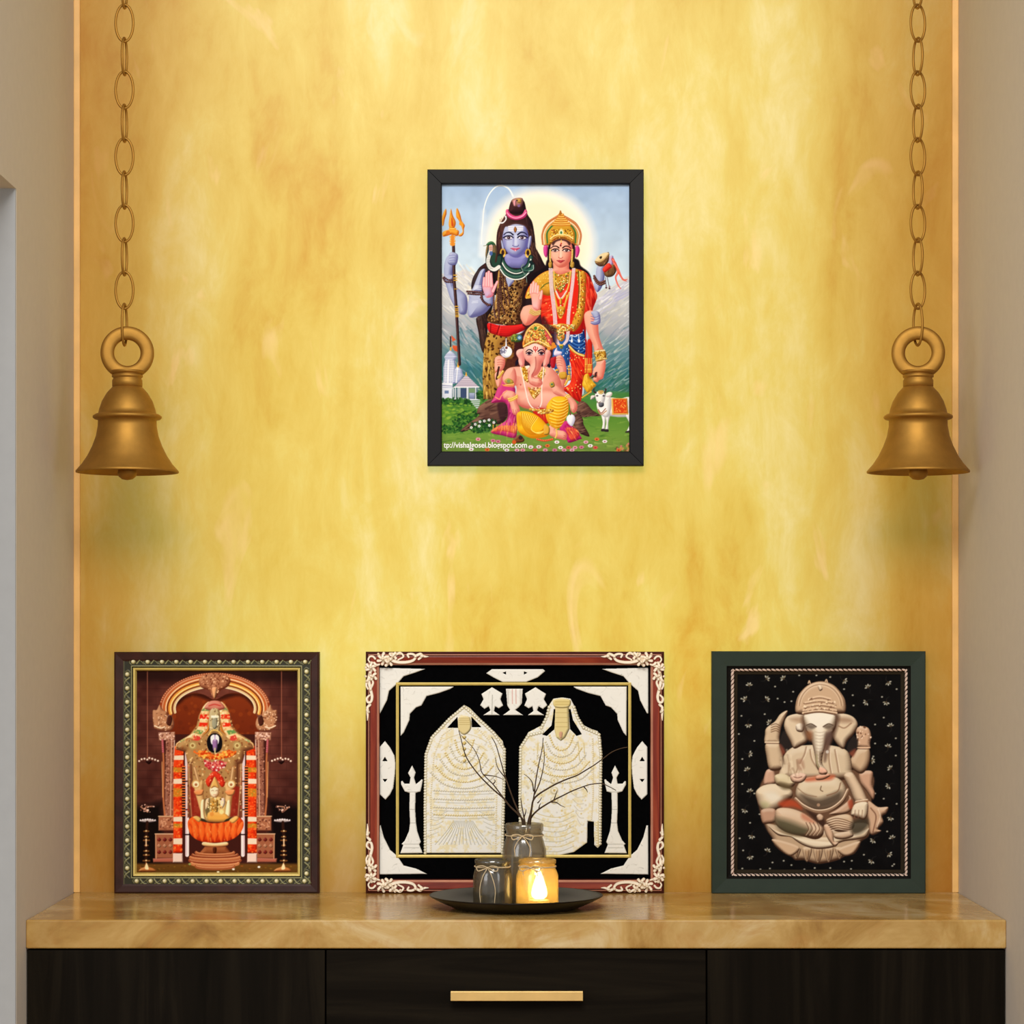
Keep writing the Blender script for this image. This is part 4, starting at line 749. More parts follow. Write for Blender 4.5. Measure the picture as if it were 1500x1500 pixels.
    for m in (0, 1):
        def q(t):
            p = a(t)
            if m: p[:, 0] = 2*313.6-p[:, 0]
            return p
        GL = q('640 390 690 350 700 430 690 520 660 620 600 690 500 680 420 720 400 760 400 720 440 690 540 630 600 560 610 470')
        fl(GL, (240, 206, 150), R=5, sh=(170, 110, 60)); A.clip(GL)
        for p, cc in (('600 460 690 460 690 500 600 500', (222, 50, 30)), ('590 530 680 535 670 570 580 565', (226, 56, 30)), ('560 590 640 605 620 640 540 620', (110, 150, 84)), ('560 640 620 660 600 700 540 690', (214, 70, 60)), ('430 690 480 670 490 720 440 720', (150, 170, 110)), ('640 400 700 400 690 430 620 430', (120, 140, 90))): fl(q(p), cc, cv=0)
        A.specks(GL, 60, 1.3, [(255, 236, 190), (206, 150, 90), (236, 190, 120)], a=.7); A.clip()
        fl(q('640 640 690 600 690 520 670 600'), (220, 130, 50), R=2)
        A.dot(*q('545 735')[0], 6, (176, 150, 96)); A.dot(*q('545 735')[0], 4, (214, 190, 130)); A.dot(*q('545 735')[0], 2, (150, 110, 60))
        A.beads(q('560 790 640 830 740 850'), 2.6, 1.4, (236, 110, 40))
    fl(a('690 350 740 338 790 350 830 400 800 420 740 430 680 420 650 400'), (206, 130, 110), R=5, sh=(130, 60, 50), hl=(250, 210, 190)); ln(a('690 385 740 372 790 385'), 2, (196, 80, 70))
    fl(a('700 425 780 425 785 600 740 620 695 600'), (196, 176, 130), R=4, sh=(110, 80, 50)); fl(a('722 485 760 485 764 560 738 590 718 560'), (160, 156, 130), R=3); fl(a('708 470 775 470 775 490 708 490'), (250, 240, 214), cv=0); A.specks(a('705 430 780 430 780 600 700 600'), 30, .9, [(246, 230, 190), (120, 90, 60)])
    A.beads(a('690 640 710 610 740 600 775 612 800 640'), 2.2, 1.3, (206, 160, 80), (250, 220, 140))
    fl(a('672 690 700 640 740 625 780 640 806 690 800 760 765 795 715 795 680 760'), (24, 20, 24)); fl(a('706 655 735 640 742 700 740 735 712 720 704 690'), (244, 240, 240)); fl(a('775 655 750 640 742 700 744 735 770 720 778 690'), (244, 240, 240)); fl(a('722 690 765 690 760 770 740 785 726 770'), (150, 110, 160), R=3); ln(a('742 645 742 690'), 2, (190, 170, 206)); ln(a('742 760 742 795'), 2, (210, 200, 150))
    G2 = a('590 800 630 780 700 800 740 815 790 800 860 775 930 800 890 830 800 850 740 860 680 850 620 840')
    fl(G2, (226, 110, 40), R=4, sh=(150, 50, 16)); A.specks(G2, 60, 1.6, [(246, 150, 60), (206, 70, 24), (255, 190, 90)])
    fl(np.vstack([a('650 880 840 880'), b('840 20 740 70 660 20')]), (206, 90, 84), R=4, cv=0); A.specks(np.vstack([a('650 870 840 870'), b('840 20 740 70 660 20')]), 70, 1.5, [(244, 214, 200), (190, 50, 60), (226, 130, 110), (170, 40, 50)], cv=0)
    fl(b('520 200 600 180 620 460 540 460'), (150, 40, 30), cv=0, soft=3, a=.8); fl(b('870 180 960 200 940 460 860 460'), (150, 40, 30), cv=0, soft=3, a=.8)
    for p in (b('560 30 600 170'), b('900 30 880 170')): ln(p, 5, (170, 126, 84)); ln(p, 2, (220, 180, 130))
    # ---- seated four-armed figure
    fl(b('660 150 690 100 740 60 800 100 830 170 800 200 740 120 690 200'), (214, 60, 36), R=4, sh=(140, 30, 16), hl=(255, 130, 90)); A.specks(b('660 150 690 90 740 50 800 90 830 160'), 26, 1, [(250, 150, 110), (170, 30, 20)])
    gk = dict(sh=(140, 90, 50), hl=(255, 246, 206))
    for p in ('560 200 600 160 640 170 640 260 660 380 620 420 590 330', '900 190 860 160 830 180 840 260 830 380 870 420 890 330'): fl(b(p), (222, 180, 120), R=5, **gk)
    for x in (575, 885): A.dot(*b(f'{x} 175')[0], 6.4, (206, 160, 100)); A.dot(*b(f'{x} 175')[0], 4.6, (246, 224, 180)); A.dot(*b(f'{x} 180')[0], 2, (170, 110, 70))
    for x in (600, 875): fl(b(f'{x-40} 235 {x+40} 225 {x+30} 270 {x-20} 275'), (232, 150, 90), R=3)
    fl(b('700 290 790 290 850 340 860 430 840 500 640 500 620 430 640 340'), (226, 190, 120), R=8, **gk)
    fl(b('640 330 700 300 700 400 670 460'), (70, 60, 40), a=.7, soft=3); fl(b('660 320 690 300 690 360 660 400'), (240, 206, 160), R=3); fl(b('790 310 825 300 830 350 800 390'), (244, 214, 190), R=3); fl(b('620 330 650 320 650 420 660 500 620 470'), (250, 236, 190), R=4, **gk); fl(b('850 330 880 330 880 440 850 500 830 480'), (250, 236, 190), R=4, **gk)
    fl(b('700 210 740 195 778 210 780 260 760 290 740 300 718 290 700 260'), (246, 226, 190), R=5, **gk); fl(b('705 210 720 150 740 110 762 150 776 210 740 200'), (226, 176, 96), R=3, **gk)
    for x in (722, 758): ln(b(f'{x-10} 235 {x} 230 {x+10} 235'), .9, (130, 90, 60), a=.7)
    ln(b('730 268 750 268'), 1, (200, 130, 100), a=.7); fl(b('700 310 740 300 770 330 760 430 710 420'), (186, 140, 70), R=4); A.specks(b('690 310 800 310 800 440 690 440'), 60, 1.1, [(250, 230, 170), (130, 90, 40), (230, 170, 80)])
    fl(b('680 430 740 420 840 440 870 490 800 510 690 500'), (232, 170, 80), R=5, **gk); A.dot(*b('800 420')[0], 3.4, (250, 220, 150)); A.dot(*b('715 440')[0], 3, (226, 150, 70))
    # lotus seat
    L = b('505 500 560 460 620 500 740 520 860 500 930 460 990 500 985 570 930 640 840 680 740 690 640 685 560 650 515 590')
    fl(b('545 470 640 480 700 520 800 520 850 480 950 470 940 510 740 540 560 510'), (60, 50, 34)); fl(L, (232, 84, 30), R=9, sh=(160, 34, 12), hl=(255, 176, 90))
    A.clip(L)
    for k in range(-4, 5):
        x = 745+k*56; fl(b(f'{x-34} 600 {x-20+k*4} 520 {x+k*10} 495 {x+22+k*4} 525 {x+34} 600 {x} 690'), (240, 110, 44), R=5, sh=(176, 44, 14), hl=(255, 200, 120), a=.85)
    A.streaks(L, 40, 8, 1.2, 1.5, [(255, 190, 100), (190, 50, 20)], .6); A.clip()
    fl(b('550 470 580 455 620 480 600 510'), (250, 210, 120), R=3, a=.8); fl(b('870 490 930 455 950 480 900 520'), (250, 210, 120), R=3, a=.8)
    fl(b('640 685 740 695 845 685 850 715 740 725 638 715'), (240, 214, 160), R=3, sh=(180, 120, 70))
    fl(b('655 725 840 725 900 800 590 800'), (150, 84, 50), R=6, cv=0, sh=(84, 36, 20), hl=(226, 160, 110)); fl(b('725 735 755 735 752 780 728 780'), (84, 36, 16), R=2)
    for k, (y, w, cc) in enumerate(((800, 165, (170, 96, 60)), (820, 195, (140, 70, 44)), (842, 215, (186, 110, 70)), (868, 222, (150, 76, 48)), (895, 205, (196, 124, 80)), (920, 165, (160, 90, 56)))):
        t = np.linspace(math.pi, 0, 18); p = b(' '.join(f'{742+w*math.cos(u):.0f} {y-22+22*math.sin(u):.0f}' for u in t)); ln(p, 4.6, cc, cv=0); ln(p-[0, 1.3], 1, (236, 176, 126), cv=0, a=.8)
    for q_, cc in ((b('520 880')[0], (150, 160, 90)), (b('905 925')[0], (240, 236, 220)), (b('1130 905')[0], (250, 246, 230)), (b('770 950')[0], (230, 220, 190))): A.dot(*q_, 2, cc, 1.4)
    soften(A); A.c = np.clip(A.c+.14*(A.c-.34), 0, 1)
    return A
def art_statue():
    """Print in the grey-green frame: carved seated elephant-headed figure on a sprigged black cloth."""
    A = Art(1077, 980, 1326, 1284, 1.7, (12, 11, 12))
    a, b = xf(1090, 980, 7.143), xf(1090, 1120, 6.522); z = xf(1030, 940, 3.947)
    fl, ln = A.fill, A.line; H, W = A.H, A.W
    A.c += ((noise(H, W, 20, 4)-.5)*.02)[..., None]
    # cloth sprigs
    R = random.Random(4); g, g2 = (172, 166, 146), (112, 92, 66)
    def sprig(x, y, t):
        ln([[x, y], [x+5*math.cos(t), y+5*math.sin(t)], [x+9*math.cos(t+.4), y+9*math.sin(t+.4)]], .9, (74, 66, 56), .5, a=.8)
        for k in range(4):
            u = t+2.0+k*.85; A.dot(x+3.4*math.cos(u), y+3.4*math.sin(u), 1.9, g if k % 2 else (206, 204, 190), 1.1, u, a=.9)
        A.dot(x, y, 1, g2)
    for q in z('270 255 470 215 370 215 960 265 250 335 370 335 950 350 1065 350 265 480 1090 490 270 650 1075 610 260 745 1090 735 275 870 1080 835 245 975 1090 1020 285 1125 1100 1140 375 1215 1080 1230 275 1245 980 1270 990 1150 390 470 820 225 1075 235 980 690'):
        sprig(q[0], q[1], R.uniform(0, 6))
    for q in z('420 260 525 290 435 330 475 350 515 345 870 310 875 370 820 275 1050 440 360 420 300 575 210 535 230 825 1000 590 1120 660 990 665 1050 910 1125 275 215 1140 275 1050 1070 1100 405 1280 470 1270 515 1295 820 1275 865 1270 935 1235 1100 1300 230 1315 335 1320 390 1315 590 1320 650 1312 740 1312 860 1318 330 1000 235 1210 1110 1290 300 880 230 680 225 430 225 330 1000 480 1120 560 1040 320 740 205 660 195 560 195 1125 940 1000 880'):
        A.dot(q[0], q[1], 1.5, (196, 194, 180), 1.2, a=.85)
    for y in (981.5, 1282): ln([[1077, y], [1326, y]], 2, (58, 50, 34), cv=0, a=.6)
    L = (-.15, -.62, .72); st = (208, 188, 162); k = dict(sh=(74, 52, 40), hl=(255, 248, 232), L=L, ks=1, kh=.9)
    def F_(p, R=6, c=st, c2=None, **o): fl(p, c, c2, R=R, **{**k, **o})
    fl(b('200 120 330 40 900 40 1230 100 1230 300 1200 600 1100 720 700 780 300 700 180 520 140 300'), (112, 84, 66), soft=3)
    # lotus base
    F_(b('215 560 230 640 280 720 300 780 380 850 460 890 500 920 580 920 660 945 720 955 800 945 900 920 980 880 1060 860 1110 790 1130 740 1200 690 1215 600 1100 560 700 640 300 580'), 8, (190, 164, 136))
    for i in range(5):
        x0 = 455+i*104; yb = (915, 940, 952, 945, 915)[i]
        F_(b(f'{x0+10} 800 {x0+18} {yb-60:.0f} {x0+50} {yb:.0f} {x0+84} {yb-60:.0f} {x0+92} 800'), 4, (206, 180, 150)); F_(b(f'{x0+32} 820 {x0+36} {yb-60:.0f} {x0+50} {yb-22:.0f} {x0+66} {yb-60:.0f} {x0+70} 820'), 3, (184, 154, 124))
    F_(b('240 590 330 680 460 700 560 760 700 790 850 780 960 740 1100 720 1180 690 1210 610 1180 620 1000 690 800 700 500 690 330 640'), 5, (216, 196, 168))
    F_(b('460 690 560 770 700 812 860 795 900 750 760 740 600 720'), 5, (226, 210, 184))
    F_(b('270 720 400 740 540 800 450 880 340 810'), 4, (206, 176, 146)); F_(b('1120 740 1000 770 900 820 970 880 1060 850'), 4, (206, 176, 146))
    # throne back and drapery
    F_(b('200 110 230 50 290 60 310 180 200 200'), 6, (206, 166, 142)); F_(b('1110 90 1180 60 1240 80 1235 200 1260 280 1240 340 1180 260 1120 180'), 6, (206, 166, 140))
    F_(b('1190 360 1290 410 1385 410 1370 470 1330 500 1340 560 1290 620 1320 640 1230 680 1200 600'), 6, (206, 172, 144))
    ln(b('1220 420 1270 500 1240 650'), 2, (120, 84, 66), a=.7); ln(b('1290 430 1310 500 1280 600'), 1.6, (236, 214, 190), a=.7)
    # back arms
    F_(a('225 690 240 620 330 550 380 480 440 440 465 450 430 540 400 610 380 720 370 780 230 780'), 7, (212, 188, 158))
    for y in (590, 615, 640, 662): ln(a(f'290 {y} 340 {y-14} 380 {y+4}'), 1.2, (104, 76, 58), a=.8)
    F_(a('235 785 370 780 410 880 420 960 410 1050 280 1060 240 920'), 9, (210, 186, 156)); ln(a('230 770 370 770'), 2.4, (236, 214, 184)); ln(a('232 780 372 782'), 1.1, (110, 80, 62))
    F_(a('1180 640 1230 600 1310 620 1340 700 1330 780 1320 830 1200 820 1190 740'), 6, (206, 170, 142)); A.specks(a('1190 620 1320 620 1330 760 1200 760'), 26, 1.4, [(240, 214, 190), (120, 86, 66)], .7)
    F_(a('1200 840 1310 830 1330 930 1300 1040 1230 1100 1140 1040 1120 960'), 9, (206, 178, 148)); ln(a('1195 825 1325 825'), 2.2, (226, 190, 160)); ln(a('1198 838 1320 840'), 1, (110, 76, 60))
    fl(a('390 700 440 650 520 830 430 880 380 800'), (52, 46, 44), soft=3); fl(a('380 790 420 830 440 880 410 900'), (150, 84, 66), soft=4, a=.8); fl(a('1080 820 1150 700 1200 760 1180 860 1120 920'), (52, 46, 44), soft=3); fl(a('1110 880 1180 840 1150 920'), (150, 84, 66), soft=4, a=.8)
    # torso
    F_(a('430 900 520 820 660 800 900 800 1060 840 1120 920 1140 1060 1100 1160 420 1160 415 1000'), 12, (214, 194, 166))
    for p in ('660 820 640 900 600 980 560 1080', '700 850 720 950 790 1060', '960 850 980 960 1000 1080', '900 860 900 960 920 1090'): ln(a(p), 2.6, (140, 106, 84), a=.6, soft=2); ln(a(p)+[1.6, 0], 1.6, (246, 232, 210), a=.6)
    fl(a('560 960 620 950 640 1040 580 1060'), (170, 130, 108), soft=4, a=.6)
    # belly
    F_(b('520 200 600 130 760 120 900 130 980 220 980 330 900 420 760 460 640 440 550 380 500 300'), 16, (216, 198, 170), ks=1)
    fl(b('545 290 640 310 720 330 820 300 930 260 930 340 840 400 720 425 620 390'), (92, 78, 66), soft=9, a=.9); fl(b('600 130 860 100 840 150 700 160 600 165'), (196, 106, 76), soft=5, a=.85)
    ln(b('500 330 580 400 700 450 830 430 940 350 1000 240'), 5, (150, 122, 100), 4); ln(b('500 322 580 390 700 438 830 420 940 340 995 240'), 1.6, (232, 210, 184)); A.dot(*b('718 390')[0], 2.4, (170, 140, 116)); ln(b('745 210 738 245 760 260'), 1.2, (110, 84, 66)); ln(b('930 180 900 260 800 300'), 1.8, (136, 104, 82), a=.8); ln(b('520 230 600 290 700 310'), 1.4, (136, 104, 82), a=.6)
    # thighs, legs
    F_(b('120 260 200 200 330 190 450 240 470 310 400 380 330 440 230 470 160 420 130 350'), 14, (222, 204, 176)); fl(b('200 280 300 270 360 330 260 360'), (236, 232, 220), soft=8, a=.6); fl(b('170 360 240 370 240 410 180 420'), (176, 176, 130), soft=6, a=.5)
    fl(b('340 370 430 335 510 360 560 430 470 410 370 410'), (186, 82, 54), soft=6, a=.85)
    F_(b('170 440 300 430 320 540 240 570 180 560'), 6, (190, 152, 128))
    F_(b('320 430 430 420 560 460 680 540 760 600 760 680 690 720 560 690 430 660 330 600 300 520'), 14, (212, 184, 156), ks=1)
    fl(b('310 520 430 540 560 590 650 630 560 680 420 660 330 600'), (88, 84, 64), soft=10, a=.85); fl(b('560 470 620 500 690 560 640 560 560 520'), (190, 110, 84), soft=5, a=.6)
    for x in (600, 635, 670, 705): ln(b(f'{x} 560 {x+24} 620 {x-10} 680'), 1.4, (104, 72, 56), a=.75); ln(b(f'{x+9} 560 {x+33} 620 {x} 680'), 1, (232, 204, 176), a=.7)
    fl(b('600 440 700 480 780 540 760 600 690 540'), (62, 44, 38), soft=4, a=.8); F_(b('700 500 730 475 765 500 760 540 720 545'), 4, (206, 176, 150))
    F_(b('770 590 820 580 860 660 870 740 910 750 880 790 840 760 790 680'), 5, (214, 180, 152)); F_(b('870 670 940 650 1030 640 1050 690 960 720 880 710'), 5, (206, 180, 154))
    F_(b('790 540 900 490 1000 480 1050 520 1060 600 1000 640 880 640'), 8, (206, 178, 148))
    for i in range(5): ln(b(f'{800+i*10} {545+i*20} {880+i*6} {520+i*22} {960} {530+i*22} {1040} {560+i*16}'), 1.5, (112, 82, 64), a=.75); ln(b(f'{800+i*10} {555+i*20} {880+i*6} {531+i*22} {960} {541+i*22} {1036} {570+i*16}'), 1.2, (240, 218, 192), a=.7)
    F_(b('820 480 900 430 1000 350 1010 300 1040 340 1030 440 950 480'), 5, (200, 166, 140)); fl(b('1000 360 1040 340 1050 410 1020 430'), (170, 80, 56), soft=3, a=.8)
    fl(b('1040 560 1160 500 1200 580 1120 660 1040 660'), (64, 60, 50), soft=7, a=.8)
    # viewer-left front arm with sweet
    F_(b('300 110 380 90 460 130 500 180 450 230 380 220 310 190'), 9, (216, 200, 164)); fl(b('330 180 420 190 470 230 380 240'), (110, 96, 70), soft=5, a=.8)
    F_(b('450 110 530 80 600 100 590 150 540 180 470 170'), 5, (226, 190, 168)); F_(b('700 110 800 90 830 110 770 145 700 150'), 4, (220, 160, 132)); ln(b('480 120 520 130 560 120'), 1, (130, 90, 74))
    A.streaks(a('420 950 600 950 600 1120 420 1120'), 16, 22, 3, 1.45, [(236, 220, 192), (160, 130, 106)], .5)
    # viewer-right front arm
    F_(b('960 110 1040 80 1110 180 1170 300 1185 370 1080 370 1020 250'), 9, (220, 196, 168)); ln(b('1075 365 1190 350'), 3, (160, 124, 98)); ln(b('1075 355 1188 338'), 1.4, (240, 220, 194))
    F_(b('1070 380 1185 365 1190 470 1160 530 1110 520 1050 500 1030 470'), 7, (230, 214, 188))
    for x in (1070, 1105, 1140): ln(b(f'{x} 440 {x-6} 510'), 1.2, (140, 106, 86), a=.7)
    # ears
    F_(a('650 480 560 470 460 500 425 580 440 660 490 760 530 835 600 810 670 760 700 640'), 8, (222, 202, 174)); fl(a('480 520 620 500 640 560 560 560'), (150, 116, 92), soft=6, a=.5); F_(a('550 590 600 570 640 600 620 660 560 650'), 5, (236, 224, 206))
    F_(a('940 480 1060 470 1160 510 1200 590 1160 680 1090 760 1050 840 980 790 930 680'), 8, (222, 202, 174)); fl(a('980 510 1110 510 1150 560 1000 560'), (140, 106, 84), soft=6, a=.55); ln(a('1000 600 1060 620 1130 570'), 2, (150, 116, 92), a=.7)
    # head and trunk
    fl(a('620 480 700 460 720 760 640 700 610 600'), (96, 72, 58), soft=6, a=.8); fl(a('900 480 1000 480 990 600 940 740 900 800 860 820'), (92, 68, 56), soft=6, a=.85)
    F_(a('640 480 800 440 950 480 970 600 920 700 880 760 850 850 830 920 830 1000 880 1070 860 1110 800 1080 760 1010 750 920 730 820 700 720 650 620'), 14, (232, 218, 194), ks=1)
    fl(a('660 470 800 450 940 470 920 560 840 600 800 640 740 600 680 560'), (246, 240, 226), soft=7, a=.85); fl(a('770 600 840 600 840 760 820 860 770 840 760 700'), (244, 236, 220), soft=6, a=.7)
    for x, m in ((710, 1), (890, -1)): fl(a(f'{x-46*m} 600 {x} 580 {x+50*m} 610 {x} 630'), (110, 96, 84), soft=3, a=.8); ln(a(f'{x-50*m} 590 {x} 576 {x+54*m} 606'), 1.4, (92, 74, 62)); fl(a(f'{x-40*m} 640 {x} 650 {x+30*m} 645 {x} 670'), (240, 220, 196), soft=3, a=.6)
    fl(a('660 660 720 660 720 740 680 740'), (160, 110, 78), soft=5, a=.7); fl(a('860 680 930 660 910 800 860 860'), (110, 88, 80), soft=5, a=.8)
    for y in range(660, 1000, 34): ln(a(f'{752+(y-660)*.03:.0f} {y} 800 {y+8} {848-(y-660)*.05:.0f} {y}'), .8, (170, 144, 120), a=.6)
    ln(a('765 900 780 1010 830 1070'), 2, (170, 160, 120), a=.7); fl(a('850 800 900 790 870 960 840 960'), (112, 86, 74), soft=4, a=.7); A.dot(*a('880 870')[0], 2.4, (206, 196, 186)); F_(a('800 1030 860 1050 880 1090 830 1110 790 1090'), 4, (232, 184, 160))
    # crown
    F_(a('550 460 548 360 580 270 650 190 720 150 800 130 880 140 960 180 1030 260 1070 340 1070 450 1000 470 800 450 640 480'), 9, (206, 176, 146))
    for p in ('680 150 690 125 700 150', '855 140 870 112 880 140'): ln(a(p), 2, (206, 176, 146))
    th = np.linspace(math.pi*1.02, math.pi*1.98, 24)
    for r1 in (34, 30): ln(np.c_[1203+r1*np.cos(th)*1.02, 1036+r1*1.1*np.sin(th)], 1, (150, 118, 94), cv=0, a=.8); ln(np.c_[1203+(r1-1.4)*np.cos(th)*1.02, 1036+(r1-1.4)*1.1*np.sin(th)], .9, (236, 214, 186), cv=0, a=.7)
    for y, w in ((300, 110), (340, 150), (380, 160), (420, 170), (448, 175)): ln(a(f'{800-w} {y+14} 800 {y-10} {800+w} {y+14}'), 3.2, (226, 198, 168)); ln(a(f'{800-w} {y+26} 800 {y+4} {800+w} {y+26}'), 1.4, (124, 92, 72), a=.8)
    A.specks(a('660 320 940 320 960 440 640 440'), 44, 1.4, [(244, 224, 196), (136, 102, 80), (220, 190, 160)], .6); F_(a('780 180 810 170 830 210 800 230'), 3, (236, 216, 190)); ln(a('640 470 800 452 960 476'), 2.2, (120, 90, 70))
    soften(A); A.c = np.clip(A.c+.10*(A.c-.6)*(A.c > .12), 0, 1)
    return A
def relief_parts():
    """Embossed silver pieces of the wide picture: list of (name, picture)."""
    m = xf(520, 940, 3.191); m1 = xf(525, 945, 6.522); m2 = xf(745, 945, 6.25); m3 = xf(525, 1120, 6.522); m4 = xf(745, 1120, 6.25)
    iv, gold, gr = (240, 239, 232), (232, 212, 146), (150, 148, 136); out = []
    def canvas(p): lo, hi = p.min(0)-2, p.max(0)+2; A = Art(lo[0], lo[1], hi[0], hi[1], 2.2, iv); A.cov[:] = 0; return A
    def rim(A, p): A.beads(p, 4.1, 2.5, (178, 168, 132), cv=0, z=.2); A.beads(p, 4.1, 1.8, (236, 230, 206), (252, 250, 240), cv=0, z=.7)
    def mottled(A, sc=9, seed=1, k=.5):
        n = noise(A.H, A.W, sc*A.k, seed)*.6+noise(A.H, A.W, sc*.35*A.k, seed+1)*.4
        t = np.clip((n-.48)*4, 0, 1)[..., None]*k; A.c[:] = A.c*(1-t)+C(gold)*t
    def cut(A, p):
        b = A.box(np.asarray(p), 1); J, I, X, Y = b; A.cov[J, I] *= np.clip(.5+A.sdf(np.asarray(p), X, Y)/.9, 0, 1)
    def piece(name, p, holes=(), cv=0, gilt=0, eng=True, seed=1):
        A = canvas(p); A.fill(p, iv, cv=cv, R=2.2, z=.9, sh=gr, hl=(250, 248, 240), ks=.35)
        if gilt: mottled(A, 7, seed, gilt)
        if eng:
            A.clip(p, cv=cv); n0 = A.cov.copy(); A.streaks(p, int(A.W*A.H/900)+6, 9, .8, seed*.7, [gr, (196, 194, 184), (250, 248, 242)], .55, cv=0, jit=1.2, bend=.5); A.clip(); A.cov = n0
        for h in holes: cut(A, h)
        out.append((name, A)); return A
    MX = 752.3
    def mir(p): q = np.array(p); q[:, 0] = 2*MX-q[:, 0]; return q
    # left figure
    P = np.vstack([m1('1010 572 1060 600 1110 650 1200 740 1300 830 1380 920 1402 1050'), m3('1392 60 1392 500 1376 852 630 852 632 400 640 50'), m1('640 1060 650 980 700 880 780 780 870 700 960 610')])
    A = piece('silver_figure', P, [m1('850 792 943 692 950 790'), m1('1080 690 1170 785 1085 785')], gilt=.55, eng=False, seed=3)
    E = np.vstack([m3('636 850 634 400'), m1('642 1050 700 885 870 705 1010 590')]); E2 = np.vstack([m1('1010 590 1200 755 1300 850 1395 1000'), m3('1388 300 1375 850')])
    n0 = A.cov.copy()
    for e_ in (E, E2): rim(A, e_)
    A.beads(np.vstack([m3('690 840 690 300'), m1('720 1050 800 860 900 790')]), 3.2, 1.3, (214, 200, 160), (246, 240, 220), cv=0, z=.3); A.beads(np.vstack([m1('1140 800 1240 900 1310 1060'), m3('1320 300 1310 840')]), 3.2, 1.3, (214, 200, 160), (246, 240, 220), cv=0, z=.3)
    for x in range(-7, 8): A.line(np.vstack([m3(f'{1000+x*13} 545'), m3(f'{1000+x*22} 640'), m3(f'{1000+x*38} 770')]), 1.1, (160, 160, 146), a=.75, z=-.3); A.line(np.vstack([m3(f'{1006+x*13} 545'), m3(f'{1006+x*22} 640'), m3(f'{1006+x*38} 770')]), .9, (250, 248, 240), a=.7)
    for y in (250, 330, 410, 480): A.beads(m3(f'720 {y} 1000 {y+10} 1290 {y}'), 3.4, 1.6, (196, 190, 170) if y % 20 else (206, 182, 112), (248, 242, 220), z=.4); A.line(m3(f'720 {y+32} 1000 {y+42} 1290 {y+32}'), 1, (170, 168, 152), a=.6)
    for sx in (-1, 1):
        for k in range(5): A.line(m3(f'{1000+sx*(150+k*22)} {450+k*50} {1000+sx*(230+k*20)} {490+k*48} {1000+sx*(300+k*10)} {470+k*56}'), 1, (186, 182, 164), a=.7, z=-.2)
        for k in range(4): A.line(np.vstack([m1(f'{1010+sx*30} {850+k*70}'), m1(f'{1010+sx*130} {880+k*75}'), m1(f'{1010+sx*220} {930+k*80}')]), 1.2, (206, 190, 140), a=.6, z=.2)
    for k in range(6):
        w, y0 = 90+k*46, 1000+k*62; q = np.array([[525+(1010-w)/6.522, 945+(y0-90)/6.522], [525+(1010-w*.6)/6.522, 945+(y0+20)/6.522], [525+1010/6.522, 945+(y0+62)/6.522], [525+(1010+w*.6)/6.522, 945+(y0+20)/6.522], [525+(1010+w)/6.522, 945+(y0-90)/6.522]])
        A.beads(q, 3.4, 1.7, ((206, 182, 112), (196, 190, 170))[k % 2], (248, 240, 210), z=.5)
    for y in range(880, 1160, 56): A.fill(m1(f'990 {y} 1010 {y-16} 1030 {y} 1010 {y+22}'), (222, 196, 120), R=2, z=.5)
    A.fill(m1('960 690 1060 690 1075 800 1010 860 950 800'), (226, 208, 150), R=3, z=.6); [A.line(m1(f'960 {y} 1062 {y}'), .8, (180, 156, 90), a=.7) for y in (700, 720, 740, 760)]
    A.specks(np.vstack([m1('700 900 1330 900'), m3('1360 800 660 800')]), 260, 1.3, [(224, 204, 140), (246, 244, 236), (206, 202, 190), (236, 226, 190)], a=.6, cv=0); A.cov = np.minimum(A.cov, np.maximum(n0, 0)) if False else np.where(n0 > 0, A.cov, A.cov)
    for h in (m1('850 792 943 692 950 790'), m1('1080 690 1170 785 1085 785')): cut(A, h)
    # right figure
    P = np.vstack([m2('410 492 490 480 570 492 605 560 625 640 690 735 760 770 820 790 852 870 855 1000'), m4('848 100 846 740 818 772 786 742 782 530 726 522 722 720 600 808 470 836 340 836 180 800 105 690 102 300'), m2('100 1060 110 930 180 800 300 738 350 640 372 550')])
    H = [m2('312 822 395 740 412 640 416 590 428 590 420 770 350 832'), m2('555 590 568 590 590 690 670 818 625 832 566 770')]
    A = piece('silver_figure', P, H, gilt=.55, eng=False, seed=8)
    A.fill(m2('425 560 552 560 560 770 520 850 480 880 440 850 418 770'), (228, 210, 148), R=4, z=.5, cv=0); A.fill(m2('420 500 560 500 552 570 428 570'), (226, 206, 136), R=3, z=.5); [A.line(m2(f'430 {y} 555 {y}'), .8, (184, 158, 90), a=.7) for y in (520, 545, 575, 620, 665, 710, 750)]
    A.fill(m2('465 800 495 800 490 850 470 850'), (206, 140, 120), R=2, a=.7)
    for p in (np.vstack([m2('310 800 180 830 110 940'), m4('104 300 108 680')]), np.vstack([m2('690 760 830 820 848 1000'), m4('842 300 840 730')]), m2('372 570 350 660 300 760'), m2('600 570 630 660 690 760')): rim(A, p)
    A.beads(np.vstack([m2('770 860 775 1000'), m4('775 300 760 500')]), 3, 1.4, (214, 200, 160), (246, 240, 220), cv=0, z=.3); A.beads(m4('812 530 815 740'), 3.6, 2.4, (222, 208, 160), (246, 240, 220), cv=0, z=.5)
    for p in ('640 900 650 1050', '690 900 700 1050', '320 900 325 1050', '270 900 262 1050'): A.line(np.vstack([m2(p)]), 1.4, (206, 186, 120), a=.7, z=.2)
    for k in range(8): A.line(m4(f'{230} {440+k*48} {350} {480+k*46} {480} {485+k*45} {600} {430+k*46}'), 1.1, (190, 184, 160) if k % 2 else (212, 192, 128), a=.75, z=-.2)
    for k in range(6): A.line(m4(f'{560+k*14} {200+k*60} {620+k*8} {240+k*62} {690} {230+k*66}'), 1, (196, 188, 164), a=.7)
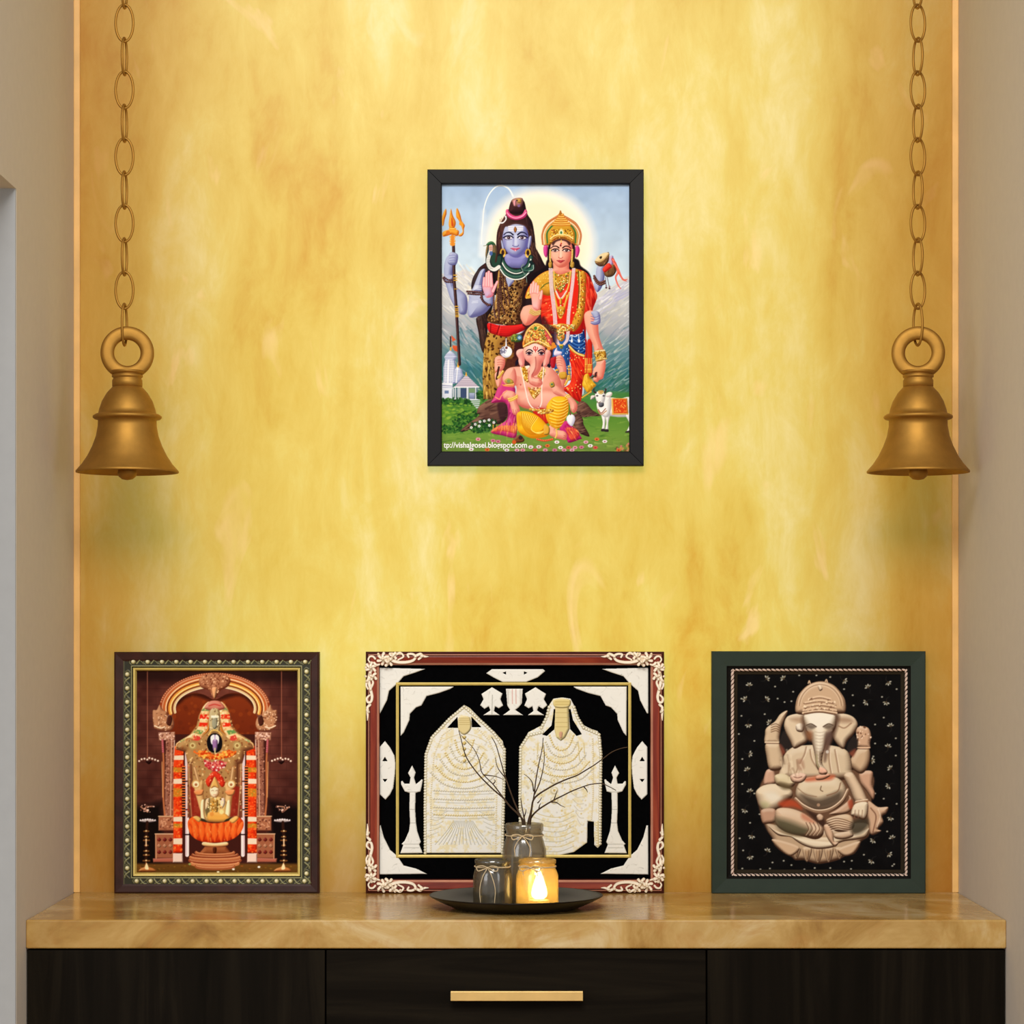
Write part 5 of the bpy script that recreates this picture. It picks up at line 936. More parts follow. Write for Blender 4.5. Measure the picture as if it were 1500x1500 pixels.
    for k in range(6):
        w, y0 = 110+k*36, 900+k*60; q = m2(f'{485-w} {y0-70} {485-w*.6:.0f} {y0+30} 485 {y0+64} {485+w*.6:.0f} {y0+30} {485+w} {y0-70}')
        A.beads(q, 3.4, 1.6, ((206, 182, 112), (196, 190, 170))[k % 2], (248, 240, 210), z=.5)
    for k in range(3): A.dot(*m4(f'{420} {150+k*90}')[0], 6, (214, 204, 170), z=.6); A.dot(*m4(f'{420} {150+k*90}')[0], 4, (240, 232, 208)); A.dot(*m4(f'{420} {150+k*90}')[0], 1.8, (206, 180, 110))
    A.specks(np.vstack([m2('130 900 830 900'), m4('700 500 660 700 400 810 150 720')]), 300, 1.3, [(226, 206, 140), (248, 246, 238), (206, 202, 190), (214, 190, 120)], a=.6, cv=0)
    for h in H: cut(A, h)
    # oil lamps
    L = m3('510 10 545 80 530 130 548 190 585 160 600 143 614 150 604 205 590 262 545 276 540 430 548 560 560 640 595 745 580 770 612 852 396 855 424 775 408 765 440 730 480 640 490 560 484 430 486 276 440 262 405 198 404 165 418 160 440 188 485 185 494 130 470 85')
    for p in (L, mir(L)): A = piece('silver_lamp', p, cv=0, seed=2); n0 = A.cov.copy(); A.clip(p, cv=0); [A.line(np.array([[p[:, 0].min()+6, 1120+y/6.522], [p[:, 0].max()-6, 1120+y/6.522]]), .9, gr, a=.6) for y in (265, 432, 562, 765, 800)]; A.clip(); A.cov = n0
    # corner plates
    I1 = m1('398 398 915 396 880 420 770 460 650 490 600 580 550 598 490 660 485 720 430 840 400 872'); O1 = m1('190 215 640 228 540 265 430 300 372 368 290 440 270 530 205 655 190 655'); O2 = m3('192 585 210 588 240 700 300 820 370 880 430 970 550 1000 655 1052 190 1058')
    for p, s_ in ((I1, 1), (mir(I1), 2), (O1, 3), (mir(O1), 4), (O2, 5), (mir(O2), 6)): piece('silver_corner_plate', p, seed=s_)
    S1 = np.vstack([m1('200 975 250 918 300 980 342 1060'), m3('352 0 346 100 330 230 300 290 255 342 200 290')]); h = [m1('226 1112 250 1072 274 1112'), m3('228 142 274 142 250 172')]
    piece('silver_side_plate', S1, h, seed=7); piece('silver_side_plate', mir(S1), [mir(q) for q in h], seed=8)
    T1 = m('612 148 640 128 880 128 890 138 855 168 800 190 690 190 650 170'); piece('silver_top_plate', T1, [m('690 146 706 140 706 154'), m('790 140 806 146 790 154')], seed=9)
    c1 = m('705 220 785 220 780 290 766 308 750 320 788 345 690 345 724 320 712 300'); A = piece('silver_emblem', c1, seed=10)
    for u, cc in ((735, (214, 160, 150)), (752, (214, 160, 150)), (715, (190, 184, 176)), (772, (190, 184, 176))): A.line(m(f'{u} 224 {u+1} 290'), 1.3, cc, a=.8)
    e1 = m('640 213 690 243 680 270 693 300 672 313 655 304 650 325 678 345 598 345 632 322 625 304 605 316 584 298 600 270 590 245')
    A = piece('silver_emblem', e1, seed=11); A.line(m('642 250 640 340'), .9, gr, a=.8)
    q = np.array(e1); q[:, 0] = 2*(520+742/3.191)-q[:, 0]; piece('silver_emblem', q, seed=12)
    return out
def corner_scrolls():
    """Cream filigree of one frame corner (top left)."""
    m1 = xf(525, 945, 6.522); cr = (240, 222, 196)
    A = Art(533, 953, 632, 1058, 2.4, cr); A.cov[:] = 0; hi = (252, 244, 228)
    def st(p, w, w2=None): w, w2 = w*1.35, (w2 or w)*1.35; A.line(m1(p), w, cr, w2, z=.9); A.line(m1(p), w*.4, hi, (w2 or w)*.4)
    for p, w, w2 in (('280 120 330 150 400 165 480 160 530 140 545 105 510 85 470 90 480 115', 4, 2.4), ('360 90 400 75 430 110 380 140', 3, 2), ('545 105 590 85 610 105 575 135', 3.4, 2.6), ('600 100 640 110 670 110', 3.6, 1),
                     ('110 270 100 340 115 420 130 490 120 540 90 545 80 510 105 480', 4, 2.4), ('90 330 75 380 90 420', 3, 2), ('115 420 140 360 120 320', 3, 2), ('110 570 85 600 100 640 80 620', 3.4, 2), ('85 620 88 680 85 720', 3.4, 1)): st(p, w, w2)
    for cx, cy, n, r in ((235, 130, 6, 52), (120, 215, 6, 46), (285, 165, 4, 36), (140, 300, 4, 34), (330, 105, 4, 34)):
        for k in range(n): t = k*2*math.pi/n+.4; st(f'{cx} {cy} {cx+r*.55*math.cos(t):.0f} {cy+r*.55*math.sin(t):.0f} {cx+r*math.cos(t+.25):.0f} {cy+r*math.sin(t+.25):.0f}', 2.4, 3.4)
    st('160 130 140 110 110 110 95 140 110 165', 2.6, 2); st('150 170 175 190 200 185', 3, 2)
    for x, y in ((70, 215), (78, 345), (70, 300), (190, 85), (400, 88), (320, 80)): A.dot(*m1(f'{x} {y}')[0], 2, cr, z=.9)
    return A
def gilt_moulding():
    """Beaded and leafed gilt band of the left frame, as one ring."""
    A = Art(179, 963, 456, 1299, 2.0, (44, 44, 30)); A.cov[:] = 1
    def run(p0, p1, n, s):
        p0, p1 = np.array(p0, float), np.array(p1, float); d = (p1-p0)/n; u = d/np.hypot(*d); v = np.array([-u[1], u[0]])*s
        for i in range(n+1):
            c = p0+d*i
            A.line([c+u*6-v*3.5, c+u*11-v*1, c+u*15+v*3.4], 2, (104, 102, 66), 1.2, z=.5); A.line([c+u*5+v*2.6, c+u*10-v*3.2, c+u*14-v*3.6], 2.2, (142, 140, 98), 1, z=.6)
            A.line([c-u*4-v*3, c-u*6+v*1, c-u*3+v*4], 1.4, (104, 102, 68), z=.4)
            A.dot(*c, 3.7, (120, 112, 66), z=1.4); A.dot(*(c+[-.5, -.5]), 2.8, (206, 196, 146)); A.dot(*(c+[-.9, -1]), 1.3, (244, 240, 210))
    run((195, 969.5), (447, 969.5), 12, 1); run((200, 1291), (446, 1291), 12, -1); run((186.2, 988), (186.2, 1272), 14, -1); run((449, 984), (449, 1280), 14, 1)
    R = lambda x0, y0, x1, y1: np.array([[x0, y0], [x1, y0], [x1, y1], [x0, y1]], float)
    for r, w, c in ((R(192.2, 975.8, 441.5, 1286), 1.6, (150, 146, 100)), (R(181, 964.6, 454.6, 1297.2), 1.4, (96, 92, 60))): A.line(np.vstack([r, r[:1]]), w, c, cv=0, z=.4)
    b = R(193.2, 977, 440.4, 1284.6); J, I, X, Y = A.box(b, 0); A.cov[J, I] = np.where(A.sdf(b, X, Y) < 0, 0, A.cov[J, I])
    return A
# ---- materials
def make_onyx():
    m = Mat('onyx_panel')
    f = m.noise((6.5, 6.5, 1.5), 6, .6, .5); g = m.noise((20, 20, 9), 6, .7, .4); v = m.noise((9, 9, 4), 3, .5, 2.2)
    mx = m.n('ShaderNodeMath', operation='MULTIPLY_ADD'); m.l(f, mx.inputs[0]); mx.inputs[1].default_value = .64; 
    g2 = m.n('ShaderNodeMath', operation='MULTIPLY'); m.l(g, g2.inputs[0]); g2.inputs[1].default_value = .36; m.l(g2.outputs[0], mx.inputs[2])
    tr = m.ramp(mx.outputs[0], [(.33, rgb(200, 176, 64)), (.43, rgb(208, 206, 98)), (.53, rgb(213, 220, 122)), (.66, rgb(226, 235, 176))])
    vein = m.ramp(v, [(.64, (0, 0, 0, 1)), (.74, (1, 1, 1, 1))]); w = m.n('ShaderNodeMath', operation='MULTIPLY'); m.l(vein, w.inputs[0]); w.inputs[1].default_value = .5
    tr = m.mix(w.outputs[0], tr, rgb(252, 240, 190))
    df = m.ramp(mx.outputs[0], [(.33, rgb(216, 132, 46)), (.5, rgb(236, 156, 66)), (.66, rgb(244, 188, 116))])
    a, b, c, s = (m.n(k) for k in ('ShaderNodeBsdfTranslucent', 'ShaderNodeBsdfDiffuse', 'ShaderNodeBsdfGlossy', 'ShaderNodeMixShader'))
    m.l(tr, a.inputs[0]); m.l(df, b.inputs[0]); s.inputs[0].default_value = .56; m.l(a.outputs[0], s.inputs[2]); m.l(b.outputs[0], s.inputs[1])
    c.inputs['Roughness'].default_value = .35; s2 = m.n('ShaderNodeMixShader'); s2.inputs[0].default_value = .02; m.l(s.outputs[0], s2.inputs[1]); m.l(c.outputs[0], s2.inputs[2]); m.l(s2.outputs[0], m.out.inputs[0])
    return m.m
def make_stone():
    m = Mat('honey_stone'); f = m.noise((7, 7, 9), 7, .62, 1.2); v = m.noise((22, 22, 22), 4, .6, 1.5)
    c = m.ramp(f, [(.28, rgb(132, 92, 36)), (.42, rgb(166, 128, 64)), (.56, rgb(188, 154, 92)), (.72, rgb(208, 186, 142))])
    c = m.mix(m.ramp(v, [(.5, (0, 0, 0, 1)), (.75, (.5, .5, .5, 1))]), c, rgb(170, 116, 50))
    return m.pbr(c, .2, 0, .7).m
def make_wood(name, sc, stops, rough=.5, spec=.2, det=6, dist=1.0):
    m = Mat(name); f = m.noise(sc, det, .6, dist); return m.pbr(m.ramp(f, stops), rough, 0, spec).m
def make_paint(name, c): 
    m = Mat(name); f = m.noise((60, 60, 60), 3); return m.pbr(m.ramp(f, [(.3, tuple(x*.96 for x in c[:3])+(1,)), (.7, c)]), .75, 0, .15, bump=f, bs=.05, bd=.0005).m
M_onyx, M_stone = make_onyx(), make_stone()
M_trim = plain('pale_onyx_edge', rgb(232, 184, 112), .4, 0, .4, .15, 14)
M_paint = make_paint('wall_paint', rgb(200, 190, 178)); M_jamb_shade = make_paint('reveal_shade_paint', rgb(160, 162, 164)); M_rear = make_paint('cavity_paint', rgb(200, 190, 170))  # the reveal's grey carries the jamb's shade as colour
M_floor = make_stone(); M_floor.name = 'floor_stone'
DK = [(.3, rgb(8, 6, 3)), (.5, rgb(16, 12, 7)), (.72, rgb(29, 24, 16))]
M_wv = make_wood('dark_oak_upright', (28, 28, 1.6), DK, .6, .06); M_wh = make_wood('dark_oak_level', (1.6, 28, 28), DK, .6, .06)
M_brass = plain('satin_brass', rgb(240, 206, 138), .5, 1, .5, .08, 30); M_bell = plain('bell_bronze', rgb(172, 130, 62), .6, 1, .5, .10, 60)
M_tray = plain('blackened_iron', rgb(36, 31, 28), .38, .75, .4, .15, 60)
M_twine = plain('jute_twine', rgb(196, 176, 142), .9, 0, .1, .2, 300); M_twig = plain('bare_twig', rgb(70, 54, 40), .8, 0, .15, .3, 120)
M_wax = plain('candle_wax', rgb(246, 236, 214), .5, 0, .3, .03); M_wick = plain('wick', rgb(40, 30, 24), .9); M_berry = plain('berry', rgb(110, 24, 22), .35, 0, .4)
M_blk = plain('black_frame', rgb(24, 24, 26), .5, 0, .15, .05); M_mitre = plain('mitre_gap', rgb(16, 16, 17), .8, 0, .05)
M_ink = ink('printed_ink', .6, .04); M_foil = ink('embossed_foil', .42, .3); M_gilt = ink('gilt_moulding', .45, .35); M_cream = ink('filigree', .55, .3)
M_gold = plain('gold_fillet', rgb(214, 190, 104), .4, .15, .5, .08, 90); M_velvet = plain('black_velvet', rgb(6, 6, 7), 1, 0, 0, .2, 200)
M_brown = make_wood('walnut', (30, 30, 30), [(.3, rgb(40, 20, 16)), (.7, rgb(64, 32, 26))], .4, .3); M_pale = plain('inlay_line', rgb(190, 130, 106), .5, 0, .3)
M_green = plain('grey_green_frame', rgb(42, 54, 46), .5, 0, .2, .06); M_deep = plain('black_lining', rgb(16, 14, 12), .7, 0, .1); M_band = plain('dark_brown_lining', rgb(40, 32, 20), .7, 0, .1)
M_ropeA = plain('cream_cord', rgb(214, 190, 176), .7, 0, .2, .12, 200); M_rope_shade = plain('cord_groove_shade', rgb(84, 56, 46), .8, 0, .1, .2, 200)  # the dark colour is shade painted between the cream strands
M_white = plain('caption_white', rgb(250, 250, 246), .6, 0, .1, .02)
RW = [(.28, rgb(84, 22, 12)), (.5, rgb(126, 40, 22)), (.72, rgb(158, 66, 34))]
M_rwh = make_wood('rosewood_level', (5, 40, 60), RW, .35, .35); M_rwv = make_wood('rosewood_upright', (60, 40, 5), RW, .35, .35); M_rdk = plain('rosewood_dark', rgb(66, 20, 14), .4, 0, .3)
def make_glass(name, tint, body, f_tr, rough=.12, gl=.12):
    m = Mat(name); t = m.n('ShaderNodeBsdfTransparent'); t.inputs[0].default_value = tint; n = m.noise((110, 110, 70), 4)
    col = m.ramp(n, [(.3, tuple(x*.6 for x in body[:3])+(1,)), (.7, body)])
    d = m.n('ShaderNodeBsdfDiffuse'); m.l(col, d.inputs[0]); tl = m.n('ShaderNodeBsdfTranslucent'); m.l(col, tl.inputs[0]); g = m.n('ShaderNodeBsdfGlossy'); g.inputs['Roughness'].default_value = rough
    a, b, c = (m.n('ShaderNodeMixShader') for _ in range(3)); a.inputs[0].default_value = .55; m.l(d.outputs[0], a.inputs[1]); m.l(tl.outputs[0], a.inputs[2])
    b.inputs[0].default_value = f_tr; m.l(a.outputs[0], b.inputs[1]); m.l(t.outputs[0], b.inputs[2]); c.inputs[0].default_value = gl; m.l(b.outputs[0], c.inputs[1]); m.l(g.outputs[0], c.inputs[2]); m.l(c.outputs[0], m.out.inputs[0])
    return m.m
M_gl1 = make_glass('smoky_glass', (.74, .72, .66, 1), rgb(140, 134, 118), .68); M_gl2 = make_glass('amber_glass', (1, .90, .62, 1), rgb(244, 208, 130), .66); M_gl3 = make_glass('grey_glass', (.86, .83, .76, 1), rgb(178, 168, 146), .66)
def make_flame():
    m = Mat('candle_flame'); e = m.n('ShaderNodeEmission'); e.inputs[0].default_value = (1, .84, .52, 1); e.inputs[1].default_value = 15; m.l(e.outputs[0], m.out.inputs[0]); return m.m
M_flame = make_flame()
# ---- the setting
T, HW, YB, YF = .75, .60, 3.43, 3.09            # worktop height, half width, back panel, worktop front
structure(boxes('floor', [(-3, 3, -2.5, 3.6, -.1, 0)], M_floor)); structure(boxes('ceiling', [(-.95, .95, 2.9, 3.6, 2.25, 2.35)], M_paint))
structure(new_mesh('wall_back', [(-HW, YB, 0), (HW, YB, 0), (HW, YB, 2.25), (-HW, YB, 2.25)], [(0, 1, 2, 3)], M_onyx))
structure(boxes('wall_rear', [(-.95, .95, 3.56, 3.62, 0, 2.25)], M_rear))
structure(boxes('wall_left', [(-.90, -HW, 3.033, 3.56, 0, 2.25), (-.90, -HW, 2.0, 3.033, 1.634, 2.25)], M_paint))
structure(boxes('wall_right', [(HW, .90, 2.5, 3.56, 0, 2.25)], M_paint))
structure(boxes('trim_3', [(-.90, -HW-.0005, 3.029, 3.0335, 0, 1.634)], M_jamb_shade))  # board added over the jamb, its weaker light put into grey paint
for k, x in enumerate((-HW, HW-.0085)): structure(bevel(boxes(f'trim_{k+1}', [(x, x+.0085, YB-.006, YB, T, 2.25)], M_trim), .001))
# ---- worktop and cabinet
top = bevel(boxes('worktop', [(-HW, HW, YF, YB, T-.0352, T)], M_stone), .0022, 3); tag(top, 'honey coloured stone worktop with a thick front edge across the niche', 'worktop')
cab = thing('cabinet', 'dark oak base cabinet with a brass pull under the stone worktop', 'cabinet', (0, 3.26, 0))
def kid(o, parent):
    bpy.context.view_layer.update(); o.parent = parent; o.matrix_parent_inverse = Matrix.Translation(-parent.location); return o
kid(boxes('body', [(-HW+.001, HW-.001, YF+.022, YB-.01, .06, T-.0352), (-HW+.02, HW-.02, YF+.06, YB-.02, 0, .06)], M_wv), cab)
xa, xb = at(477, 0, YF+.003)[0], at(1035, 0, YF+.003)[0]
for x0, x1 in ((-HW+.0015, xa-.001), (xb+.001, HW-.0015)): kid(bevel(boxes('door', [(x0, x1, YF+.003, YF+.022, .065, T-.0375)], M_wv), .0008), cab)
dr = kid(bevel(boxes('drawer', [(xa+.001, xb-.001, YF+.003, YF+.022, .54, T-.0375)], M_wh), .0008), cab)
kid(bevel(boxes('drawer', [(xa+.001, xb-.001, YF+.003, YF+.022, .065, .538)], M_wh), .0008), cab)
hx0, _, hz1 = at(660, 1452, YF-.012); hx1, _, hz0 = at(854, 1466, YF-.012)
hd = bevel(boxes('handle', [(hx0, hx1, YF-.014, YF-.006, hz0, hz1), (hx0+.02, hx0+.028, YF-.007, YF+.004, hz0+.003, hz1-.003), (hx1-.028, hx1-.02, YF-.007, YF+.004, hz0+.003, hz1-.003)], M_brass), .0006); kid(hd, dr); hd['label'] = 'flat brass pull'
# ---- framed pictures
def grid(name, A, Y, mat, parent, relief=.0012, trim=False):
    """An Art laid on a fine mesh: one vertex per ink cell, colours in the 'ink' attribute."""
    xs = (A.x-CX)*YP/FOC; zs = CZ-(A.y-CY)*YP/FOC; H, W = A.H, A.W
    dz = A.z*relief
    if trim:
        t = np.clip(A.cov*2-.6, 0, 1); dz = (dz+.0011)*t
    co = np.empty((H, W, 3), np.float32); co[..., 0] = xs[None]; co[..., 1] = Y-dz; co[..., 2] = zs[:, None]
    idx = np.arange(H*W).reshape(H, W); f = np.stack([idx[1:, :-1], idx[1:, 1:], idx[:-1, 1:], idx[:-1, :-1]], -1).reshape(-1, 4); co = co.reshape(-1, 3); ink_ = np.ones((H*W, 4), np.float32); ink_[:, :3] = lin(np.clip(A.c, 0, 1)).reshape(-1, 3)
    if trim:
        ok = (A.cov > .3).ravel(); f = f[ok[f].all(1)]; used = np.unique(f); re = np.full(H*W, -1); re[used] = np.arange(len(used)); f = re[f]; co = co[used]; ink_ = ink_[used]
    me = bpy.data.meshes.new(name); me.vertices.add(len(co)); me.vertices.foreach_set('co', co.ravel()); me.loops.add(f.size); me.polygons.add(len(f))
    me.loops.foreach_set('vertex_index', f.ravel().astype(np.int32)); me.polygons.foreach_set('loop_start', np.arange(0, f.size, 4, dtype=np.int32)); me.polygons.foreach_set('use_smooth', np.ones(len(f), bool))
    me.update(calc_edges=True); at_ = me.attributes.new('ink', 'FLOAT_COLOR', 'POINT'); at_.data.foreach_set('color', ink_.ravel()); me.materials.append(mat); me.validate()
    o = bpy.data.objects.new(name, me); COL.objects.link(o); return kid(o, parent)
YP = 3.411                                       # plane of the pictures' faces
def rails(x0, y0, x1, y1, prof, mats, parent, name='frame_rail', yb=None):
    """Four mitred rails of a picture frame. prof: (inset px, y of the surface, material) from outside in."""
    X0, _, Z1 = at(x0, y0, YP); X1, _, Z0 = at(x1, y1, YP); s = YP/FOC
    if yb is not None: Z0 = yb
    def corner(k, d): d *= s; return ((X0+d, Z0+d), (X1-d, Z0+d), (X1-d, Z1-d), (X0+d, Z1-d))[k]
    for k in range(4):
        V, Fc, M = [], [], []; j = (k+1) % 4; mi = [q[2] for q in prof]
        for d, y, _ in prof: a, b = corner(k, d), corner(j, d); V += [(a[0], y, a[1]), (b[0], y, b[1])]
        n = len(prof)
        for i in range(n): q = (i+1) % n; Fc.append((2*i, 2*i+1, 2*q+1, 2*q)); M.append(mi[q] if i < n-1 else 0)
        Fc += [tuple(2*i for i in range(n)), tuple(2*i+1 for i in range(n))[::-1]]; M += [0, 0]
        o = new_mesh(name, V, Fc, mats(k) if callable(mats) else mats, None, mi=M); bm = bmesh.new(); bm.from_mesh(o.data); bmesh.ops.recalc_face_normals(bm, faces=bm.faces); bm.to_mesh(o.data); bm.free(); kid(o, parent)
    return X0, X1, Z0, Z1
def backing(x0, y0, x1, y1, Y, mat, parent, name='backing_board'):
    X0, _, Z1 = at(x0, y0, YP); X1, _, Z0 = at(x1, y1, YP); return kid(boxes(name, [(X0, X1, Y, Y+.004, Z0, Z1)], mat), parent)
YW = YB-.0015
# picture on the wall
p1 = thing('framed_picture', 'black framed colour print hanging on the lit yellow wall', 'picture', at(784.5, 682, 3.415))
rails(626, 248, 943, 682, [(0, YW, 0), (0, YP+.0008, 0), (1, YP, 0), (19.6, YP+.0006, 0), (21, YP+.0022, 0), (21, YP+.010, 0), (19, YW, 0)], [M_blk], p1)
for cx, cy, sx, sy in ((626, 248, 1, 1), (943, 248, -1, 1), (626, 682, 1, -1), (943, 682, -1, -1)):
    a, b = at(cx+sx*.6, cy+sy*.6, YP), at(cx+sx*20, cy+sy*20, YP); kid(new_mesh('mitre_seam', *tube([([(a[0], YP+.0002, a[2]), (b[0], YP+.0006, b[2])], .0004, .0004, False)], 6), M_mitre), p1)
backing(640, 262, 930, 668, YP+.0095, M_deep, p1); pr = grid('printed_sheet', art_family(), YP+.0085, M_ink, p1); pr['label'] = 'devotional print of a blue man, a woman in red and a seated elephant-headed child'
def caption():
    c = bpy.data.curves.new('caption', 'FONT'); c.body = 'tp://vishalgosei.blogspot.com'; c.size = .0106; c.offset = .00018; c.space_character = 1.0
    o = bpy.data.objects.new('caption', c); COL.objects.link(o); bpy.context.view_layer.update(); me = bpy.data.meshes.new_from_object(o.evaluated_get(bpy.context.evaluated_depsgraph_get())); bpy.data.objects.remove(o)
    n = len(me.vertices); co = np.empty(n*3); me.vertices.foreach_get('co', co); co = co.reshape(-1, 3); a, b = at(649.5, 655, YP), at(772, 655, YP); k = (b[0]-a[0])/(co[:, 0].max()-co[:, 0].min())
    out = np.c_[a[0]+(co[:, 0]-co[:, 0].min())*k, np.full(n, YP+.0081), a[2]+co[:, 1]]; me.vertices.foreach_set('co', out.ravel()); me.materials.clear(); me.materials.append(M_white); me.update()
    o = bpy.data.objects.new('caption', me); COL.objects.link(o); kid(o, p1)['label'] = 'white web address printed along the foot'
caption()
# gilt frame on the left
p2 = thing('framed_picture', 'brown and gilt framed print of a garlanded idol, left on the worktop', 'picture', at(317, 1309, 3.415), None)
rails(167, 955, 467.5, 1308, [(0, YW, 0), (0, YP+.002, 0), (2.5, YP, 0), (11, YP+.001, 0), (14, YP+.0025, 0), (14, YP+.006, 0), (12, YW, 0)], [M_brown], p2, yb=T)
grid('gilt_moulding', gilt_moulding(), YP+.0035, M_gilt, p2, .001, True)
rails(192.6, 976.5, 441, 1285.4, [(0, YP+.012, 1), (0, YP+.0045, 1), (1.6, YP+.004, 1), (2, YP+.003, 0), (4.6, YP+.0035, 0), (6.4, YP+.0085, 0), (6.4, YP+.010, 0)], [M_gold, M_deep], p2, 'gold_fillet')
backing(180, 966, 456, 1297, YP+.0105, M_deep, p2); grid('printed_sheet', art_shrine(), YP+.009, M_ink, p2)
# rosewood frame in the middle
p3 = thing('framed_picture', 'wide rosewood framed black panel with two embossed silver figures, behind the jars', 'picture', at(754, 1309, 3.415))
rails(535.6, 954.6, 973, 1308, [(0, YW, 0), (0, YP+.003, 1), (4, YP+.0005, 1), (5.2, YP, 2), (6.8, YP+.0012, 1), (8, YP+.001, 0), (16.5, YP+.002, 0), (19.5, YP+.0045, 2), (20.4, YP+.007, 1), (20.4, YP+.012, 1), (18, YW, 0)], lambda k: [M_rwh if k % 2 == 0 else M_rwv, M_rdk, M_pale], p3, yb=T)
backing(550, 970, 958, 1292, YP+.0115, M_velvet, p3, 'velvet_panel')
rails(579.6, 999.8, 925, 1257.2, [(0, YP+.0115, 0), (0, YP+.0085, 0), (2, YP+.0075, 0), (4.2, YP+.0085, 0), (4.2, YP+.0115, 0)], [M_gold], p3, 'gold_fillet')
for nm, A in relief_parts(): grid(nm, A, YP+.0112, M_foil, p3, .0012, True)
def mirrored(A, fx, fy):
    B = Art.__new__(Art); B.__dict__.update(A.__dict__); B.c, B.z, B.cov = A.c, A.z, A.cov
    if fx: B.x = (2*754.2-A.x)[::-1]; B.c, B.z, B.cov = B.c[:, ::-1], B.z[:, ::-1], B.cov[:, ::-1]
    if fy: B.y = (2*1131.3-A.y)[::-1]; B.c, B.z, B.cov = B.c[::-1], B.z[::-1], B.cov[::-1]
    return B
CS = corner_scrolls()
for fx in (0, 1):
    for fy in (0, 1): grid('corner_filigree', mirrored(CS, fx, fy), YP+.0025, M_cream, p3, .0022, True)
# grey-green frame on the right
p4 = thing('framed_picture', 'dark green-grey framed print of a carved seated elephant-headed figure, right on the worktop', 'picture', at(1199, 1309, 3.415))
rails(1043, 954, 1356, 1308, [(0, YW, 0), (0, YP+.001, 0), (1.4, YP, 0), (21.5, YP+.0015, 0), (24, YP+.004, 1), (28, YP+.005, 1), (28, YP+.010, 1), (26, YW, 0)], [M_green, M_deep], p4, yb=T)
rails(1069, 976, 1333, 1287, [(0, YP+.0112, 0), (0, YP+.0068, 0), (7.4, YP+.0075, 0), (8, YP+.0080, 1), (12, YP+.0085, 1), (12.5, YP+.0104, 1)], [M_deep, M_band], p4, 'inner_lining')
def rope():
    s = YP/FOC; R = 2.5*s; cs = [at(x, y, YP) for x, y in ((1073.5, 980.8), (1329, 980.8), (1329, 1283), (1073.5, 1283))]
    for k in range(4):
        a, b = Vector(cs[k]), Vector(cs[(k+1) % 4]); d = b-a; L = d.length; d.normalize(); u = Vector((0, -1, 0)); w = d.cross(u); n = int(L/(s*.8)); V, Fc, M = [], [], []
        for i in range(n+1):
            t = i/n*L
            for j in range(16): th = 2*math.pi*j/16; ph = th*2-t/(s*6.6)*2*math.pi; r = R*(.80+.24*abs(math.cos(ph/2))); q = a+d*t+u*(r*math.cos(th))+w*(r*math.sin(th)); V.append((q.x, YP+.0066+(q.y-a.y), q.z))
        for i in range(n):
            for j in range(16): th = 2*math.pi*(j+.5)/16; ph = th*2-(i+.5)/n*L/(s*6.6)*2*math.pi; Fc.append((i*16+j, i*16+(j+1) % 16, i*16+16+(j+1) % 16, i*16+16+j)); M.append(1 if abs(math.cos(ph/2)) < .42 else 0)  # faces in the grooves get the painted shade
        kid(new_mesh('rope_cord', V, Fc, [M_ropeA, M_rope_shade], None, True, M), p4)
rope(); backing(1068, 975, 1334, 1288, YP+.0112, M_deep, p4); grid('printed_sheet', art_statue(), YP+.0095, M_ink, p4)
# ---- bells on chains
YBELL = 3.27; S = YBELL/FOC
def bell(px, tilt, label):
    x, _, z = at(px, 566, YBELL); t = thing('hanging_bell', label, 'bell', (x, YBELL, z), 'brass bells in the niche'); t.rotation_euler = (0, 0, tilt)
    out = [(0, 0), (20.5, 0), (22, 1.2), (30, 10), (37, 22), (41, 34), (42.3, 40), (46, 41), (50, 43.5), (50.3, 46), (48, 48), (42.5, 49.5), (42.8, 58), (45.5, 73), (51, 88), (58, 102), (66, 114), (73, 122), (75, 124.2), (74.6, 126.4), (72, 126.2)]
    inn = [(69, 122), (62, 112), (54, 99), (47, 84), (41, 66), (38.5, 50), (36, 36), (28, 18), (18, 6), (0, 5)]
    lathe('bell_body', [(r*S, -h*S) for r, h in out+inn], M_bell, t, 64)
    lathe('collar', [(r*S, -h*S) for r, h in ((0, -23), (24, -23), (25, -21.5), (24, -19.5), (20.5, -18.5), (20.5, -17.5), (22.5, -16.5), (22.5, -13.5), (20.5, -12.5), (20.5, -11), (22, -9), (22, 0), (20, 1), (0, 1))], M_bell, t, 48)
    V, Fc = [], []; R0, r1, r2 = 29*S, 10*S, 8*S
    for i in range(56):
        a = 2*math.pi*i/56
        for j in range(14):
            b = 2*math.pi*j/14; e = lambda v: math.copysign(abs(v)**.6, v); q = R0+r1*e(math.cos(b)); V.append((q*math.cos(a), r2*e(math.sin(b)), (49+0)*S+q*math.sin(a)))
            Fc.append((i*14+j, ((i+1) % 56)*14+j, ((i+1) % 56)*14+(j+1) % 14, i*14+(j+1) % 14))
    new_mesh('suspension_ring', V, Fc, M_bell, t, True)
    c = lathe('clapper', [(r*S, -h*S) for r, h in ((0, 4), (2.4, 4), (2.4, 112), (6, 113.5), (10.5, 117), (13.2, 122), (14, 127), (12.6, 132), (8, 136), (0, 137.5))], M_bell, t, 32)
    return t
LINK = None
